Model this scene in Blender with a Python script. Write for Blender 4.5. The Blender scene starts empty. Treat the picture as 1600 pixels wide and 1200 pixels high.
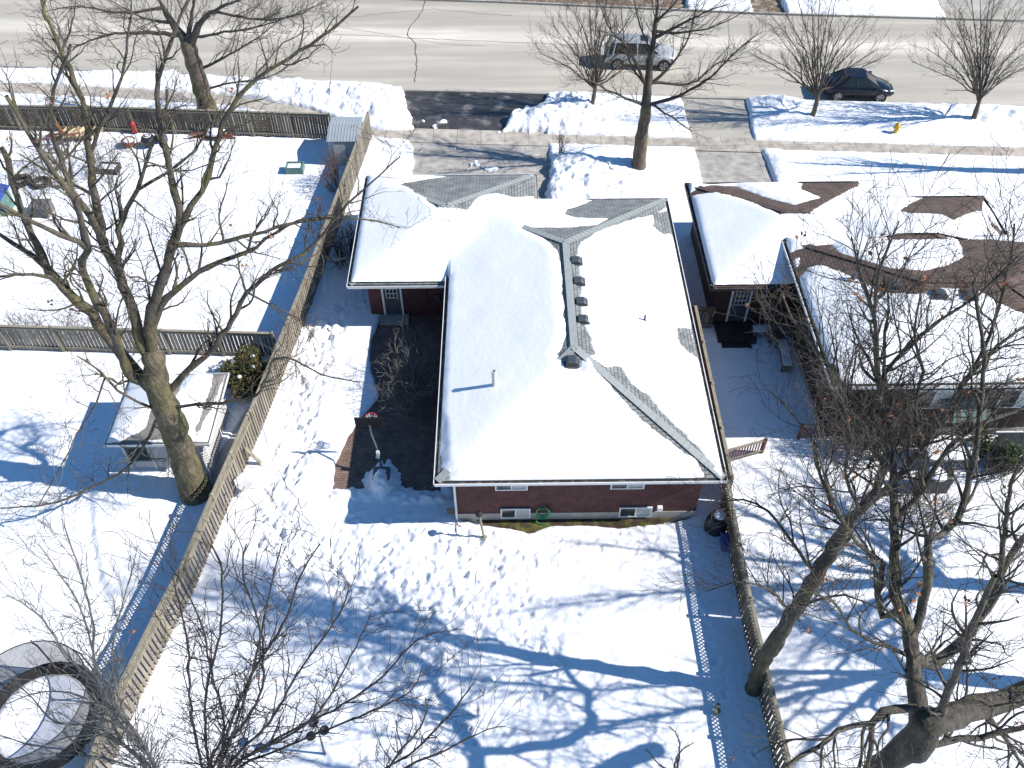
import bpy, math, random
import numpy as np
from mathutils import Vector, Matrix
rad = math.radians
# ------------------------------------------------------------------ camera
F_PX, CAM_H = 1400.0, 29.0
def cam_rows():
    p, r, yaw = rad(47.7), rad(.31), rad(.42)
    cp, sp = math.cos(p), math.sin(p)
    right = np.array([1, 0, 0.]); down = np.array([0, -sp, -cp]); fwd = np.array([0, cp, -sp])
    cr, sr = math.cos(r), math.sin(r)
    M = np.array([cr*right+sr*down, -sr*right+cr*down, fwd])
    cy, sy = math.cos(yaw), math.sin(yaw)
    return M@np.array([[cy, -sy, 0], [sy, cy, 0], [0, 0, 1]])
MC = cam_rows()
scene = bpy.context.scene
cam_data = bpy.data.cameras.new('camera'); cam = bpy.data.objects.new('camera', cam_data)
scene.collection.objects.link(cam); scene.camera = cam
cam_data.sensor_width = 36; cam_data.lens = F_PX/1600*36
cam_data.clip_start = .1; cam_data.clip_end = 3000
m4 = Matrix.Identity(4)
for i in range(3):
    m4[i][0] = MC[0][i]; m4[i][1] = -MC[1][i]; m4[i][2] = -MC[2][i]
m4[2][3] = CAM_H
cam.matrix_world = m4
# ------------------------------------------------------------------ light
SUN_EL, SUN_AZ = rad(39.5), rad(-6)        # azimuth measured from +x towards +y
world = bpy.data.worlds.new('World'); scene.world = world; world.use_nodes = True
wn = world.node_tree; bg = wn.nodes['Background']
sky = wn.nodes.new('ShaderNodeTexSky'); sky.sky_type = 'NISHITA'; sky.sun_disc = False
sky.sun_elevation = SUN_EL; sky.sun_rotation = rad(90)-SUN_AZ
sky.air_density = 1.0; sky.dust_density = .1; sky.ozone_density = 3.0
hs = wn.nodes.new('ShaderNodeHueSaturation'); hs.inputs['Saturation'].default_value = 1.25
wn.links.new(sky.outputs[0], hs.inputs['Color']); wn.links.new(hs.outputs[0], bg.inputs[0]); bg.inputs[1].default_value = .108
sd = bpy.data.lights.new('sun', 'SUN'); sun = bpy.data.objects.new('sun', sd); scene.collection.objects.link(sun)
sd.energy = 5.0; sd.angle = rad(.5); sd.color = (1, .955, .9)
tosun = Vector((math.cos(SUN_EL)*math.cos(SUN_AZ), math.cos(SUN_EL)*math.sin(SUN_AZ), math.sin(SUN_EL)))
sun.rotation_euler = tosun.to_track_quat('Z', 'Y').to_euler()
scene.view_settings.view_transform = 'Standard'; scene.view_settings.look = 'None'
scene.view_settings.exposure = .47; scene.view_settings.gamma = 1
# ------------------------------------------------------------------ helpers
def ray(x, y): return MC.T@np.array([(x-800)/F_PX, (y-600)/F_PX, 1.])
def G(x, y, z=0.):                          # pixel of the photo -> point on the level z
    d = ray(x, y); t = (z-CAM_H)/d[2]; return Vector((t*d[0], t*d[1], z))
def A(x, y, Y):                             # pixel -> point on the upright plane at distance Y
    d = ray(x, y); t = Y/d[1]; return Vector((t*d[0], Y, CAM_H+t*d[2]))
def link(o, parent=None):
    scene.collection.objects.link(o)
    if parent is not None: o.parent = parent
    return o
class MB:
    def __init__(s): s.v = []; s.f = []; s.m = []; s.smooth = False
    def add(s, vs, fs, mi=0):
        b = len(s.v); s.v += [tuple(v) for v in vs]; s.f += [tuple(b+i for i in f) for f in fs]; s.m += [mi]*len(fs)
    def box(s, x0, x1, y0, y1, z0, z1, mi=0, rz=0, c=None):
        vs = [(x, y, z) for z in (z0, z1) for y in (y0, y1) for x in (x0, x1)]
        if rz:
            cx, cy = c or ((x0+x1)/2, (y0+y1)/2); ca, sa = math.cos(rz), math.sin(rz)
            vs = [(cx+(x-cx)*ca-(y-cy)*sa, cy+(x-cx)*sa+(y-cy)*ca, z) for x, y, z in vs]
        s.add(vs, [(0, 2, 3, 1), (4, 5, 7, 6), (0, 1, 5, 4), (1, 3, 7, 5), (3, 2, 6, 7), (2, 0, 4, 6)], mi)
    def beam(s, p, q, w, h, mi=0, up=(0, 0, 1)):
        p, q = Vector(p), Vector(q); d = (q-p).normalized(); u = Vector(up)
        sx = d.cross(u)
        if sx.length < 1e-4: sx = d.cross(Vector((0, 1, 0)))
        sx.normalize(); uz = sx.cross(d)
        vs = []
        for e in (p, q):
            for a, b in ((-1, -1), (1, -1), (1, 1), (-1, 1)): vs.append(e+sx*a*w/2+uz*b*h/2)
        s.add(vs, [(3, 2, 1, 0), (4, 5, 6, 7), (0, 1, 5, 4), (1, 2, 6, 5), (2, 3, 7, 6), (3, 0, 4, 7)], mi)
    def tube(s, pts, rs, n=8, mi=0, cap=True):
        pts = [Vector(p) for p in pts]
        if not hasattr(rs, '__len__'): rs = [rs]*len(pts)
        b = len(s.v); ref = Vector((.13, .31, .94)).normalized()
        for i, p in enumerate(pts):
            d = (pts[min(i+1, len(pts)-1)]-pts[max(i-1, 0)]).normalized()
            if abs(d.dot(ref)) > .97: rr = Vector((1, 0, 0))
            else: rr = ref
            a = d.cross(rr).normalized(); c = d.cross(a)
            for k in range(n):
                t = 2*math.pi*k/n; s.v.append(tuple(p+(a*math.cos(t)+c*math.sin(t))*rs[i]))
        for i in range(len(pts)-1):
            for k in range(n):
                s.f.append((b+i*n+k, b+i*n+(k+1) % n, b+(i+1)*n+(k+1) % n, b+(i+1)*n+k)); s.m.append(mi)
        if cap:
            s.f.append(tuple(b+k for k in range(n))[::-1]); s.m.append(mi)
            s.f.append(tuple(b+(len(pts)-1)*n+k for k in range(n))); s.m.append(mi)
    def lathe(s, c, prof, n=16, mi=0):      # prof = [(r, z)], axis z
        b = len(s.v)
        for r, z in prof:
            for k in range(n):
                t = 2*math.pi*k/n; s.v.append((c[0]+r*math.cos(t), c[1]+r*math.sin(t), c[2]+z))
        for i in range(len(prof)-1):
            for k in range(n):
                s.f.append((b+i*n+k, b+i*n+(k+1) % n, b+(i+1)*n+(k+1) % n, b+(i+1)*n+k)); s.m.append(mi)
        s.f.append(tuple(b+k for k in range(n))[::-1]); s.m.append(mi)
        s.f.append(tuple(b+(len(prof)-1)*n+k for k in range(n))); s.m.append(mi)
    def poly(s, pts, z, mi=0):
        s.add([(p[0], p[1], z) for p in pts], [tuple(range(len(pts)))], mi)
    def build(s, name, mats, parent=None, smooth=False, bevel=0, loc=None):
        me = bpy.data.meshes.new(name); me.from_pydata(s.v, [], s.f)
        mats = mats if isinstance(mats, (list, tuple)) else [mats]
        for m in mats: me.materials.append(m)
        if len(mats) > 1: me.polygons.foreach_set('material_index', s.m)
        if smooth: me.polygons.foreach_set('use_smooth', [True]*len(me.polygons))
        me.update(); o = bpy.data.objects.new(name, me); link(o, parent)
        if loc is not None: o.location = loc
        if bevel:
            bv = o.modifiers.new('bevel', 'BEVEL'); bv.width = bevel; bv.segments = 2; bv.limit_method = 'ANGLE'
        return o
def thing(name, label, cat, group=None, loc=(0, 0, 0), rz=0):
    o = bpy.data.objects.new(name, None); link(o); o.location = loc; o.rotation_euler = (0, 0, rz); o.empty_display_size = .2
    o['label'] = label; o['category'] = cat
    if group: o['group'] = group
    return o
def tag(o, label, cat, group=None):
    o['label'] = label; o['category'] = cat
    if group: o['group'] = group
    return o
def struct(o): o['kind'] = 'structure'; return o
# ------------------------------------------------------------------ noise (numpy)
_rs = np.random.RandomState(5); _T = _rs.rand(256, 256)
def vnoise(x, y, sc):
    x = np.asarray(x)*sc+37.3; y = np.asarray(y)*sc+91.7
    xi = np.floor(x).astype(int); yi = np.floor(y).astype(int); fx = x-xi; fy = y-yi
    fx = fx*fx*(3-2*fx); fy = fy*fy*(3-2*fy)
    a = _T[xi % 256, yi % 256]; b = _T[(xi+1) % 256, yi % 256]; c = _T[xi % 256, (yi+1) % 256]; d = _T[(xi+1) % 256, (yi+1) % 256]
    return (a*(1-fx)+b*fx)*(1-fy)+(c*(1-fx)+d*fx)*fy-.5
def fbm(x, y, sc, o=4):
    r = 0; a = 1.
    for i in range(o): r = r+a*vnoise(x+i*7.1, y-i*3.3, sc); sc *= 2.03; a *= .5
    return r
def sdf(px, py, poly):                       # signed distance, negative inside
    px = np.asarray(px, float); py = np.asarray(py, float)
    d = np.full(px.shape, 1e9); ins = np.zeros(px.shape, bool); n = len(poly)
    for i in range(n):
        ax, ay = poly[i][0], poly[i][1]; bx, by = poly[(i+1) % n][0], poly[(i+1) % n][1]
        ex, ey = bx-ax, by-ay; L = ex*ex+ey*ey+1e-12
        t = np.clip(((px-ax)*ex+(py-ay)*ey)/L, 0, 1)
        d = np.minimum(d, (px-ax-t*ex)**2+(py-ay-t*ey)**2)
        if abs(ey) > 1e-9:
            c = ((ay > py) != (by > py)) & (px < ex*(py-ay)/ey+ax); ins ^= c
    d = np.sqrt(d); return np.where(ins, -d, d)
def sstep(a, b, x):
    t = np.clip((x-a)/(b-a), 0, 1); return t*t*(3-2*t)
def gridmesh(name, xs, ys, Z, keep, mat, parent=None, smooth=True):
    nx, ny = len(xs), len(ys)
    X, Y = np.meshgrid(xs, ys); V = np.stack([X.ravel(), Y.ravel(), Z.ravel()], 1)
    idx = np.arange(nx*ny).reshape(ny, nx)
    q = np.stack([idx[:-1, :-1], idx[:-1, 1:], idx[1:, 1:], idx[1:, :-1]], -1).reshape(-1, 4)
    if keep is not None:
        k = keep.ravel(); q = q[k[q].all(1)]
        used = np.unique(q); rm = -np.ones(nx*ny, int); rm[used] = np.arange(len(used)); V = V[used]; q = rm[q]
    me = bpy.data.meshes.new(name); me.vertices.add(len(V)); me.vertices.foreach_set('co', V.astype(np.float32).ravel())
    me.loops.add(q.size); me.loops.foreach_set('vertex_index', q.astype(np.int32).ravel())
    me.polygons.add(len(q)); me.polygons.foreach_set('loop_start', np.arange(0, q.size, 4, dtype=np.int32))
    me.polygons.foreach_set('loop_total', np.full(len(q), 4, np.int32))
    me.update(calc_edges=True); me.validate()
    if smooth: me.polygons.foreach_set('use_smooth', [True]*len(me.polygons))
    me.materials.append(mat); o = bpy.data.objects.new(name, me); link(o, parent); return o
# ------------------------------------------------------------------ materials
def mat(name, col, rough=.8, var=.15, sc=3., bump=0., bsc=None, stretch=None, metal=0., isl=0., col2=None, c2=(.5, .6), c2sc=1.):
    m = bpy.data.materials.new(name); m.use_nodes = True; nt = m.node_tree; N = nt.nodes; Lk = nt.links
    b = N['Principled BSDF']; b.inputs['Roughness'].default_value = rough; b.inputs['Metallic'].default_value = metal
    tc = N.new('ShaderNodeTexCoord'); vec = tc.outputs['Object']
    if stretch:
        mp = N.new('ShaderNodeMapping'); mp.inputs['Scale'].default_value = stretch; Lk.new(vec, mp.inputs[0]); vec = mp.outputs[0]
    nz = N.new('ShaderNodeTexNoise'); nz.inputs['Scale'].default_value = sc; nz.inputs['Detail'].default_value = 6
    nz.inputs['Roughness'].default_value = .65; Lk.new(vec, nz.inputs['Vector'])
    mr = N.new('ShaderNodeMapRange'); mr.inputs[1].default_value = .3; mr.inputs[2].default_value = .7
    mr.inputs[3].default_value = 1-var; mr.inputs[4].default_value = 1+var; Lk.new(nz.outputs[0], mr.inputs[0])
    fac = mr.outputs[0]
    if isl:
        ge = N.new('ShaderNodeNewGeometry'); m2 = N.new('ShaderNodeMapRange')
        m2.inputs[3].default_value = 1-isl; m2.inputs[4].default_value = 1+isl; Lk.new(ge.outputs['Random Per Island'], m2.inputs[0])
        mu = N.new('ShaderNodeMath'); mu.operation = 'MULTIPLY'; Lk.new(fac, mu.inputs[0]); Lk.new(m2.outputs[0], mu.inputs[1]); fac = mu.outputs[0]
    base = None
    if col2:
        n2 = N.new('ShaderNodeTexNoise'); n2.inputs['Scale'].default_value = c2sc; n2.inputs['Detail'].default_value = 8
        Lk.new(vec, n2.inputs['Vector'])
        r2 = N.new('ShaderNodeMapRange'); r2.inputs[1].default_value = c2[0]; r2.inputs[2].default_value = c2[1]; Lk.new(n2.outputs[0], r2.inputs[0])
        mx = N.new('ShaderNodeMix'); mx.data_type = 'RGBA'; Lk.new(r2.outputs[0], mx.inputs[0])
        mx.inputs[6].default_value = (*col, 1); mx.inputs[7].default_value = (*col2, 1); base = mx.outputs[2]
    vm = N.new('ShaderNodeVectorMath'); vm.operation = 'SCALE'
    if base: Lk.new(base, vm.inputs[0])
    else: vm.inputs[0].default_value = col
    Lk.new(fac, vm.inputs['Scale']); Lk.new(vm.outputs[0], b.inputs['Base Color'])
    if bump:
        bn = N.new('ShaderNodeTexNoise'); bn.inputs['Scale'].default_value = bsc or sc*4; bn.inputs['Detail'].default_value = 5
        Lk.new(vec, bn.inputs['Vector']); bp = N.new('ShaderNodeBump'); bp.inputs['Distance'].default_value = bump
        bp.inputs['Strength'].default_value = 1; Lk.new(bn.outputs[0], bp.inputs['Height']); Lk.new(bp.outputs[0], b.inputs['Normal'])
    return m
def brickmat(name, c1, c2, mortar, w, h, ms, plane='wall', bump=.004, rough=.85, dark=None, squash=1.):
    m = bpy.data.materials.new(name); m.use_nodes = True; nt = m.node_tree; N = nt.nodes; Lk = nt.links
    b = N['Principled BSDF']; b.inputs['Roughness'].default_value = rough
    tc = N.new('ShaderNodeTexCoord'); sp = N.new('ShaderNodeSeparateXYZ'); Lk.new(tc.outputs['Object'], sp.inputs[0])
    cb = N.new('ShaderNodeCombineXYZ')
    if plane == 'wall':
        ad = N.new('ShaderNodeMath'); ad.operation = 'ADD'; Lk.new(sp.outputs[0], ad.inputs[0]); Lk.new(sp.outputs[1], ad.inputs[1])
        Lk.new(ad.outputs[0], cb.inputs[0]); Lk.new(sp.outputs[2], cb.inputs[1]); vec = cb.outputs[0]
    elif plane == 'roof':
        ge = N.new('ShaderNodeNewGeometry'); s2 = N.new('ShaderNodeSeparateXYZ'); Lk.new(ge.outputs['True Normal'], s2.inputs[0])
        ax = N.new('ShaderNodeMath'); ax.operation = 'ABSOLUTE'; Lk.new(s2.outputs[0], ax.inputs[0])
        ay = N.new('ShaderNodeMath'); ay.operation = 'ABSOLUTE'; Lk.new(s2.outputs[1], ay.inputs[0])
        gt = N.new('ShaderNodeMath'); gt.operation = 'GREATER_THAN'; Lk.new(ax.outputs[0], gt.inputs[0]); Lk.new(ay.outputs[0], gt.inputs[1])
        Lk.new(sp.outputs[1], cb.inputs[0]); Lk.new(sp.outputs[0], cb.inputs[1])
        mv = N.new('ShaderNodeMix'); mv.data_type = 'VECTOR'; Lk.new(gt.outputs[0], mv.inputs[0])
        Lk.new(tc.outputs['Object'], mv.inputs[4]); Lk.new(cb.outputs[0], mv.inputs[5]); vec = mv.outputs[1]
    else: vec = tc.outputs['Object']
    br = N.new('ShaderNodeTexBrick'); br.inputs['Scale'].default_value = 1; br.inputs['Brick Width'].default_value = w
    br.inputs['Row Height'].default_value = h; br.inputs['Mortar Size'].default_value = ms; br.inputs['Bias'].default_value = -.1
    br.inputs['Color1'].default_value = (*c1, 1); br.inputs['Color2'].default_value = (*c2, 1); br.inputs['Mortar'].default_value = (*mortar, 1)
    Lk.new(vec, br.inputs['Vector'])
    nz = N.new('ShaderNodeTexNoise'); nz.inputs['Scale'].default_value = 2.2; nz.inputs['Detail'].default_value = 8; Lk.new(tc.outputs['Object'], nz.inputs['Vector'])
    mr = N.new('ShaderNodeMapRange'); mr.inputs[1].default_value = .3; mr.inputs[2].default_value = .7; mr.inputs[3].default_value = .72; mr.inputs[4].default_value = 1.28
    Lk.new(nz.outputs[0], mr.inputs[0]); vm = N.new('ShaderNodeVectorMath'); vm.operation = 'SCALE'
    Lk.new(br.outputs[0], vm.inputs[0]); Lk.new(mr.outputs[0], vm.inputs['Scale']); Lk.new(vm.outputs[0], b.inputs['Base Color'])
    bp = N.new('ShaderNodeBump'); bp.inputs['Distance'].default_value = bump; bp.invert = True
    Lk.new(br.outputs['Fac'], bp.inputs['Height']); Lk.new(bp.outputs[0], b.inputs['Normal'])
    return m
def snowmat(name, dirt=.0):
    m = mat(name, (.86, .87, .885), .75, .015, .8, .05, 4.5, col2=(.80, .815, .84), c2=(.45, .7), c2sc=.6)
    return m
M = {}
M['snow'] = snowmat('snow')
M['roof_snow'] = mat('roof snow', (.86, .87, .885), .75, .012, 1., .012, 5.)
M['asphalt'] = mat('salted asphalt', (.46, .43, .37), .85, .06, 1.1, .002, 60, (.12, 1.4, 1), col2=(.53, .49, .42), c2=(.47, .62), c2sc=.9)
M['wet'] = mat('wet asphalt', (.055, .052, .05), .45, .4, 2.5, .004, 40, col2=(.20, .185, .165), c2=(.54, .7), c2sc=1.1)
M['drive'] = brickmat('driveway concrete', (.36, .335, .30), (.40, .375, .335), (.2, .18, .16), 2.4, 2.0, .012, 'flat', .002)
M['walk'] = brickmat('sidewalk concrete', (.37, .33, .28), (.44, .40, .34), (.16, .14, .12), 1.4, 9., .015, 'flat', .002)
M['mud'] = mat('mud', (.16, .11, .07), .8, .4, 3, .01, 12, col2=(.3, .25, .19), c2=(.5, .6), c2sc=2)
M['paver'] = brickmat('patio pavers', (.17, .11, .085), (.23, .15, .115), (.06, .045, .04), .24, .12, .01, 'flat', .003)
M['deck'] = mat('path concrete', (.33, .33, .34), .6, .2, 2.5, .003, 30)
M['soil'] = mat('soil and grass', (.05, .032, .02), .95, .5, 6, .02, 20, col2=(.09, .095, .02), c2=(.48, .6), c2sc=2.5)
M['brick'] = brickmat('red brick', (.055, .007, .008), (.088, .013, .013), (.10, .055, .05), .22, .076, .015, 'wall')
M['brick_dark'] = brickmat('brown brick', (.045, .022, .018), (.07, .034, .026), (.05, .04, .035), .22, .076, .011, 'wall')
M['concrete'] = mat('foundation concrete', (.36, .34, .30), .9, .2, 3, .004, 25)
M['shingle'] = brickmat('grey shingles', (.20, .212, .207), (.262, .272, .264), (.085, .09, .09), .32, .145, .016, 'roof', .006)
M['shingle_cap'] = mat('ridge cap shingles', (.30, .325, .315), .9, .15, 8, .004, 30)
M['shingle_brown'] = brickmat('brown shingles', (.105, .07, .055), (.14, .098, .078), (.05, .035, .03), .32, .145, .014, 'roof', .006)
M['white'] = mat('white metal', (.72, .72, .71), .5, .04, 2)
M['gutter'] = mat('gutter dark inside', (.03, .03, .03), .8, .5, 6, col2=(.12, .10, .08), c2=(.5, .6), c2sc=4)
M['black'] = mat('black metal', (.018, .018, .02), .5, .1, 4)
M['dgrey'] = mat('dark grey paint', (.055, .065, .075), .5, .08, 4)
M['glass'] = mat('window glass', (.03, .04, .045), .08, .1, 2)
M['curtain'] = mat('pale blinds', (.4, .42, .42), .7, .1, 3)
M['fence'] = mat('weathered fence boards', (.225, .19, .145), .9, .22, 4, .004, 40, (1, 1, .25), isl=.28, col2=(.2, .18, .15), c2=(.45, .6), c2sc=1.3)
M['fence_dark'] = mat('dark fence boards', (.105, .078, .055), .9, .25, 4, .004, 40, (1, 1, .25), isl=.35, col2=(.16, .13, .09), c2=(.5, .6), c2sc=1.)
M['rail'] = mat('weathered rails', (.24, .215, .16), .9, .25, 5, .003, 40, isl=.15)
M['bark'] = mat('mossy bark', (.12, .10, .065), .95, .55, 5, .09, 11, (1, 1, .3), col2=(.135, .12, .058), c2=(.46, .64), c2sc=1.6)
M['bark2'] = mat('grey brown bark', (.052, .046, .038), .95, .55, 6, .07, 13, (1, 1, .3), col2=(.085, .08, .045), c2=(.5, .68), c2sc=1.4)
M['bark3'] = mat('street tree bark', (.12, .095, .07), .95, .45, 6, .05, 16, (1, 1, .35), col2=(.16, .13, .06), c2=(.5, .62), c2sc=1.2)
M['twig'] = mat('twigs', (.075, .062, .05), .9, .25, 3)
M['twig_dark'] = mat('dark twigs', (.05, .04, .038), .9, .25, 3)
M['twig_grey'] = mat('pale grey twigs', (.17, .16, .145), .9, .25, 3)
M['twig_red'] = mat('brushwood', (.13, .09, .075), .9, .3, 3)
M['leaf'] = mat('dead leaves', (.30, .125, .05), .8, .3, 5, isl=.45)
M['yew'] = mat('evergreen foliage', (.055, .06, .018), .8, .3, 3, isl=.5, col2=(.12, .075, .02), c2=(.5, .65), c2sc=2)
M['green_leaf'] = mat('garden evergreen foliage', (.05, .08, .015), .8, .3, 3, isl=.5)
M['shed'] = mat('galvanised shed metal', (.42, .45, .46), .4, .1, 2, metal=.3)
M['canvas'] = mat('pale canvas', (.52, .51, .50), .8, .06, 2)
M['dpaint'] = mat('dark bronze trim', (.035, .03, .028), .5, .1, 2)
M['wicker'] = mat('gazebo roof felt', (.2, .185, .17), .9, .15, 3)
M['silver'] = mat('silver car paint', (.50, .50, .49), .3, .03, 2, metal=.35)
M['navy'] = mat('dark navy car paint', (.008, .011, .02), .18, .05, 2)
M['carglass'] = mat('car glass', (.012, .016, .02), .06, .02, 2)
M['tyre'] = mat('tyre rubber', (.02, .02, .02), .85, .1, 5)
M['rim'] = mat('alloy rim', (.4, .4, .41), .35, .1, 5, metal=.7)
M['lamp'] = mat('headlamp lens', (.6, .6, .58), .1, .02, 2)
M['red'] = mat('red plastic', (.45, .03, .025), .5, .1, 4)
M['tail'] = mat('tail lamp lens', (.25, .01, .01), .2, .05, 4)
M['yellow'] = mat('hydrant yellow paint', (.65, .42, .02), .5, .08, 6)
M['green'] = mat('green hose', (.03, .28, .12), .45, .1, 6)
M['teal'] = mat('teal painted wood', (.10, .19, .17), .7, .2, 4)
M['blue'] = mat('blue plastic', (.02, .06, .28), .5, .1, 3)
M['wood_pale'] = mat('cut logs', (.42, .33, .22), .9, .25, 5, isl=.4)
M['wood_red'] = mat('rusty brown timber', (.17, .065, .035), .85, .3, 4, isl=.4)
M['bench'] = mat('grey bench boards', (.12, .12, .12), .8, .2, 4)
M['net'] = None
def netmat():
    m = bpy.data.materials.new('fine black netting'); m.use_nodes = True; nt = m.node_tree; N = nt.nodes; Lk = nt.links
    b = N['Principled BSDF']; b.inputs['Base Color'].default_value = (.012, .012, .013, 1); b.inputs['Roughness'].default_value = .8
    tr = N.new('ShaderNodeBsdfTransparent'); mx = N.new('ShaderNodeMixShader'); mx.inputs[0].default_value = .42
    nz = N.new('ShaderNodeTexNoise'); nz.inputs['Scale'].default_value = 3; mr = N.new('ShaderNodeMapRange')
    mr.inputs[3].default_value = .4; mr.inputs[4].default_value = .75; Lk.new(nz.outputs[0], mr.inputs[0]); Lk.new(mr.outputs[0], mx.inputs[0])
    Lk.new(tr.outputs[0], mx.inputs[1]); Lk.new(b.outputs[0], mx.inputs[2])
    Lk.new(mx.outputs[0], N['Material Output'].inputs[0]); return m
M['net'] = netmat()
random.seed(11)
# ------------------------------------------------------------------ ground layout (world metres)
CURB = [(-300, 82), (-33, 55.1), (-14, 52.8), (-6, 51.5), (13.5, 50.2), (31.5, 48.8), (300, 28)]
FAR = [(300, 40.3), (36, 60.0), (18.5, 61.4), (-.3, 63.6), (-33, 66.6), (-300, 92)]
def lerpline(L, x):
    xs = [p[0] for p in sorted(L)]; ys = [p[1] for p in sorted(L)]; return np.interp(x, xs, ys)
ROAD = CURB+FAR
WALK_N = [(-300, 79), (-24, 52.0), (-17, 51.0), (-12, 49.4), (-9, 47.5), (-7.5, 46.95), (30, 44.4), (300, 25.8)]
WALK_S = [(300, 24.9), (30, 43.5), (-7, 46.05), (-10, 47.1), (-13, 48.6), (-17, 49.9), (-24, 50.9), (-300, 78)]
WALK = WALK_N+WALK_S
DRIVE1 = [(-5.0, 36.5), (1.8, 36.5), (2.6, 43.3), (2.4, 46.5), (-5.6, 46.8), (-5.2, 44)]
APRON1 = [(-5.3, 46.6), (-.2, 46.5), (.4, 48.2), (2.3, 49.3), (2.9, 51.5), (-6.5, 51.9), (-5.9, 49.5)]
DRIVE2 = [(10.9, 36.5), (14.9, 36.5), (14.7, 44.8), (11.0, 45.0)]
APRON2 = [(11.0, 44.6), (14.4, 44.5), (14.9, 50.6), (11.0, 50.8)]
PATIO = [(-2.0, 20.45), (-2.0, 30.95), (-5.9, 30.95), (-6.15, 29.2), (-6.1, 27.6), (-5.5, 25.9), (-6.6, 23.6), (-6.95, 22.2), (-6.95, 20.5)]
SOIL = [(-1.2, 19.22), (0.0, 19.05), (.9, 18.85), (1.6, 19.15), (3, 19.13), (4.2, 19.02), (5, 19.1), (6.3, 19.22), (7.0, 19.45), (-1.8, 19.45)]
PATH = [tuple(G(*p)[:2]) for p in ((395, 632), (428, 590), (338, 765), (322, 745), (348, 700))]
FAR1 = [(17.6, 60.6), (19.8, 60.4), (20.2, 75), (17.8, 75)]; FAR2 = [(31.0, 59.4), (40, 58.6), (42, 78), (31.5, 78)]; FAR0 = [(-1.2, 62.8), (13.0, 61.2), (13.4, 76), (-1.2, 76)]
CLEAR = [(FAR0, .4), (FAR1, .2), (FAR2, .2), (ROAD, .12), (WALK, .10), (DRIVE1, .35), (APRON1, .35), (DRIVE2, .08), (APRON2, .12), (PATIO, .1), (SOIL, .06), (PATH, .06)]
def axis(segs):
    out = []
    for a, b, d in segs: out += list(np.arange(a, b, d))
    return np.array(out+[segs[-1][1]])
gx = axis([(-600, -60, 40), (-60, -38, 2), (-38, -13, .13), (-13, 9, .07), (9, 38, .12), (38, 60, 2), (60, 601, 40)])
gy = axis([(-300, 0, 30), (0, 8, 1.), (8, 21, .06), (21, 40, .1), (40, 52.5, .085), (52.5, 60, .5), (60, 67, .12), (67, 90, 2), (90, 601, 40)])
X, Y = np.meshgrid(gx, gy)
near = (np.abs(X) < 42) & (Y < 72) & (Y > 4)
Z = .05*fbm(X, Y, .18, 3)+.022*fbm(X, Y, .9, 3)
# banks and piles: x, y, rx, ry, height, lumpiness
BANKS = [(-11, 51.0, 3.8, 1.1, .55, 1), (-8.0, 49.6, 1.8, 1.4, .5, 1), (-15.5, 51.9, 3.2, .7, .4, 1), (-23, 53.2, 6, .7, .35, 1),
         (-7.2, 48.2, 1.0, .8, .3, 1), (4.2, 49.2, 1.8, 1.2, .75, 1), (1.6, 48.0, 1.7, .9, .55, 1), (3.6, 47.3, 2.2, .8, .45, 1),
         (7.8, 49.0, 2.2, .9, .35, .6), (3.8, 43.0, 1.6, 1.1, .6, 1), (4.6, 41.2, 1.9, 1.5, .6, 1.2), (2.9, 39.6, .9, 1.4, .5, 1),
         (6.6, 43.2, 1.4, .8, .3, .7), (16.6, 49.2, 1.2, .9, .6, .7), (17.2, 47.4, 1.6, .8, .3, .5), (20.5, 48.6, 3.0, .6, .3, .8),
         (26, 48.2, 3.5, .7, .35, .8), (30.5, 47.3, 2.4, 1.0, .55, .8), (-6.1, 44.6, .9, .9, .3, .6), (15.4, 42.6, .5, 1.6, .25, .3),
         (-8.6, 20.2, 1.8, 1.5, .1, .6),
         (9.7, 29.2, .6, .5, .1, .4), (23, 63, 6, 1.2, .4, 1), (8, 64.4, 8, 1.1, .3, 1), (-18, 66.4, 12, 1.2, .3, 1)]
Lp = np.zeros_like(Z)
for bx, by, rx, ry, h, lu in BANKS:
    q = ((X-bx)/rx)**2+((Y-by)/ry)**2; g = np.exp(-q*.9)
    Z = Z+h*g*.9; Lp = np.maximum(Lp, lu*np.clip(g*1.8, 0, 1)*(.35+h))
rg = np.abs(vnoise(X, Y, 3.1))+.6*np.abs(vnoise(X+5, Y, 7.3))
Z = Z+np.where(near, Lp*(.28*(fbm(X, Y, 2.1, 3))+.16*rg-.08), 0)
# boulevard strips rougher
bl = ((Y > 44.3) & (Y < 55))*1.0
Z = Z+np.where(near, bl*.055*fbm(X, Y, 2.6, 4), 0)
# trampled snow: footprints as shallow dents
rnd = np.random.RandomState(3)
def dents(n, fx, fy, depth=.075, r=.085):
    global Z
    for i in range(n):
        x, y = fx(), fy(0) if callable(fy) else fy
        ix0, ix1 = np.searchsorted(gx, (x-.5, x+.5)); iy0, iy1 = np.searchsorted(gy, (y-.5, y+.5))
        if ix1 <= ix0 or iy1 <= iy0: continue
        xs = X[iy0:iy1, ix0:ix1]-x; ys = Y[iy0:iy1, ix0:ix1]-y; a = rnd.rand()*3.1; ca, sa = math.cos(a), math.sin(a)
        rr = r*(.5+1.25*rnd.rand()**1.5); u = (xs*ca+ys*sa)/(rr*1.5); v = (-xs*sa+ys*ca)/(rr*.85); q = u*u+v*v
        Z[iy0:iy1, ix0:ix1] += (-np.exp(-q**1.5)+.35*np.exp(-(np.sqrt(q)-1.45)**2*5))*depth*.62*(.3+1.1*rnd.rand())
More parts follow.
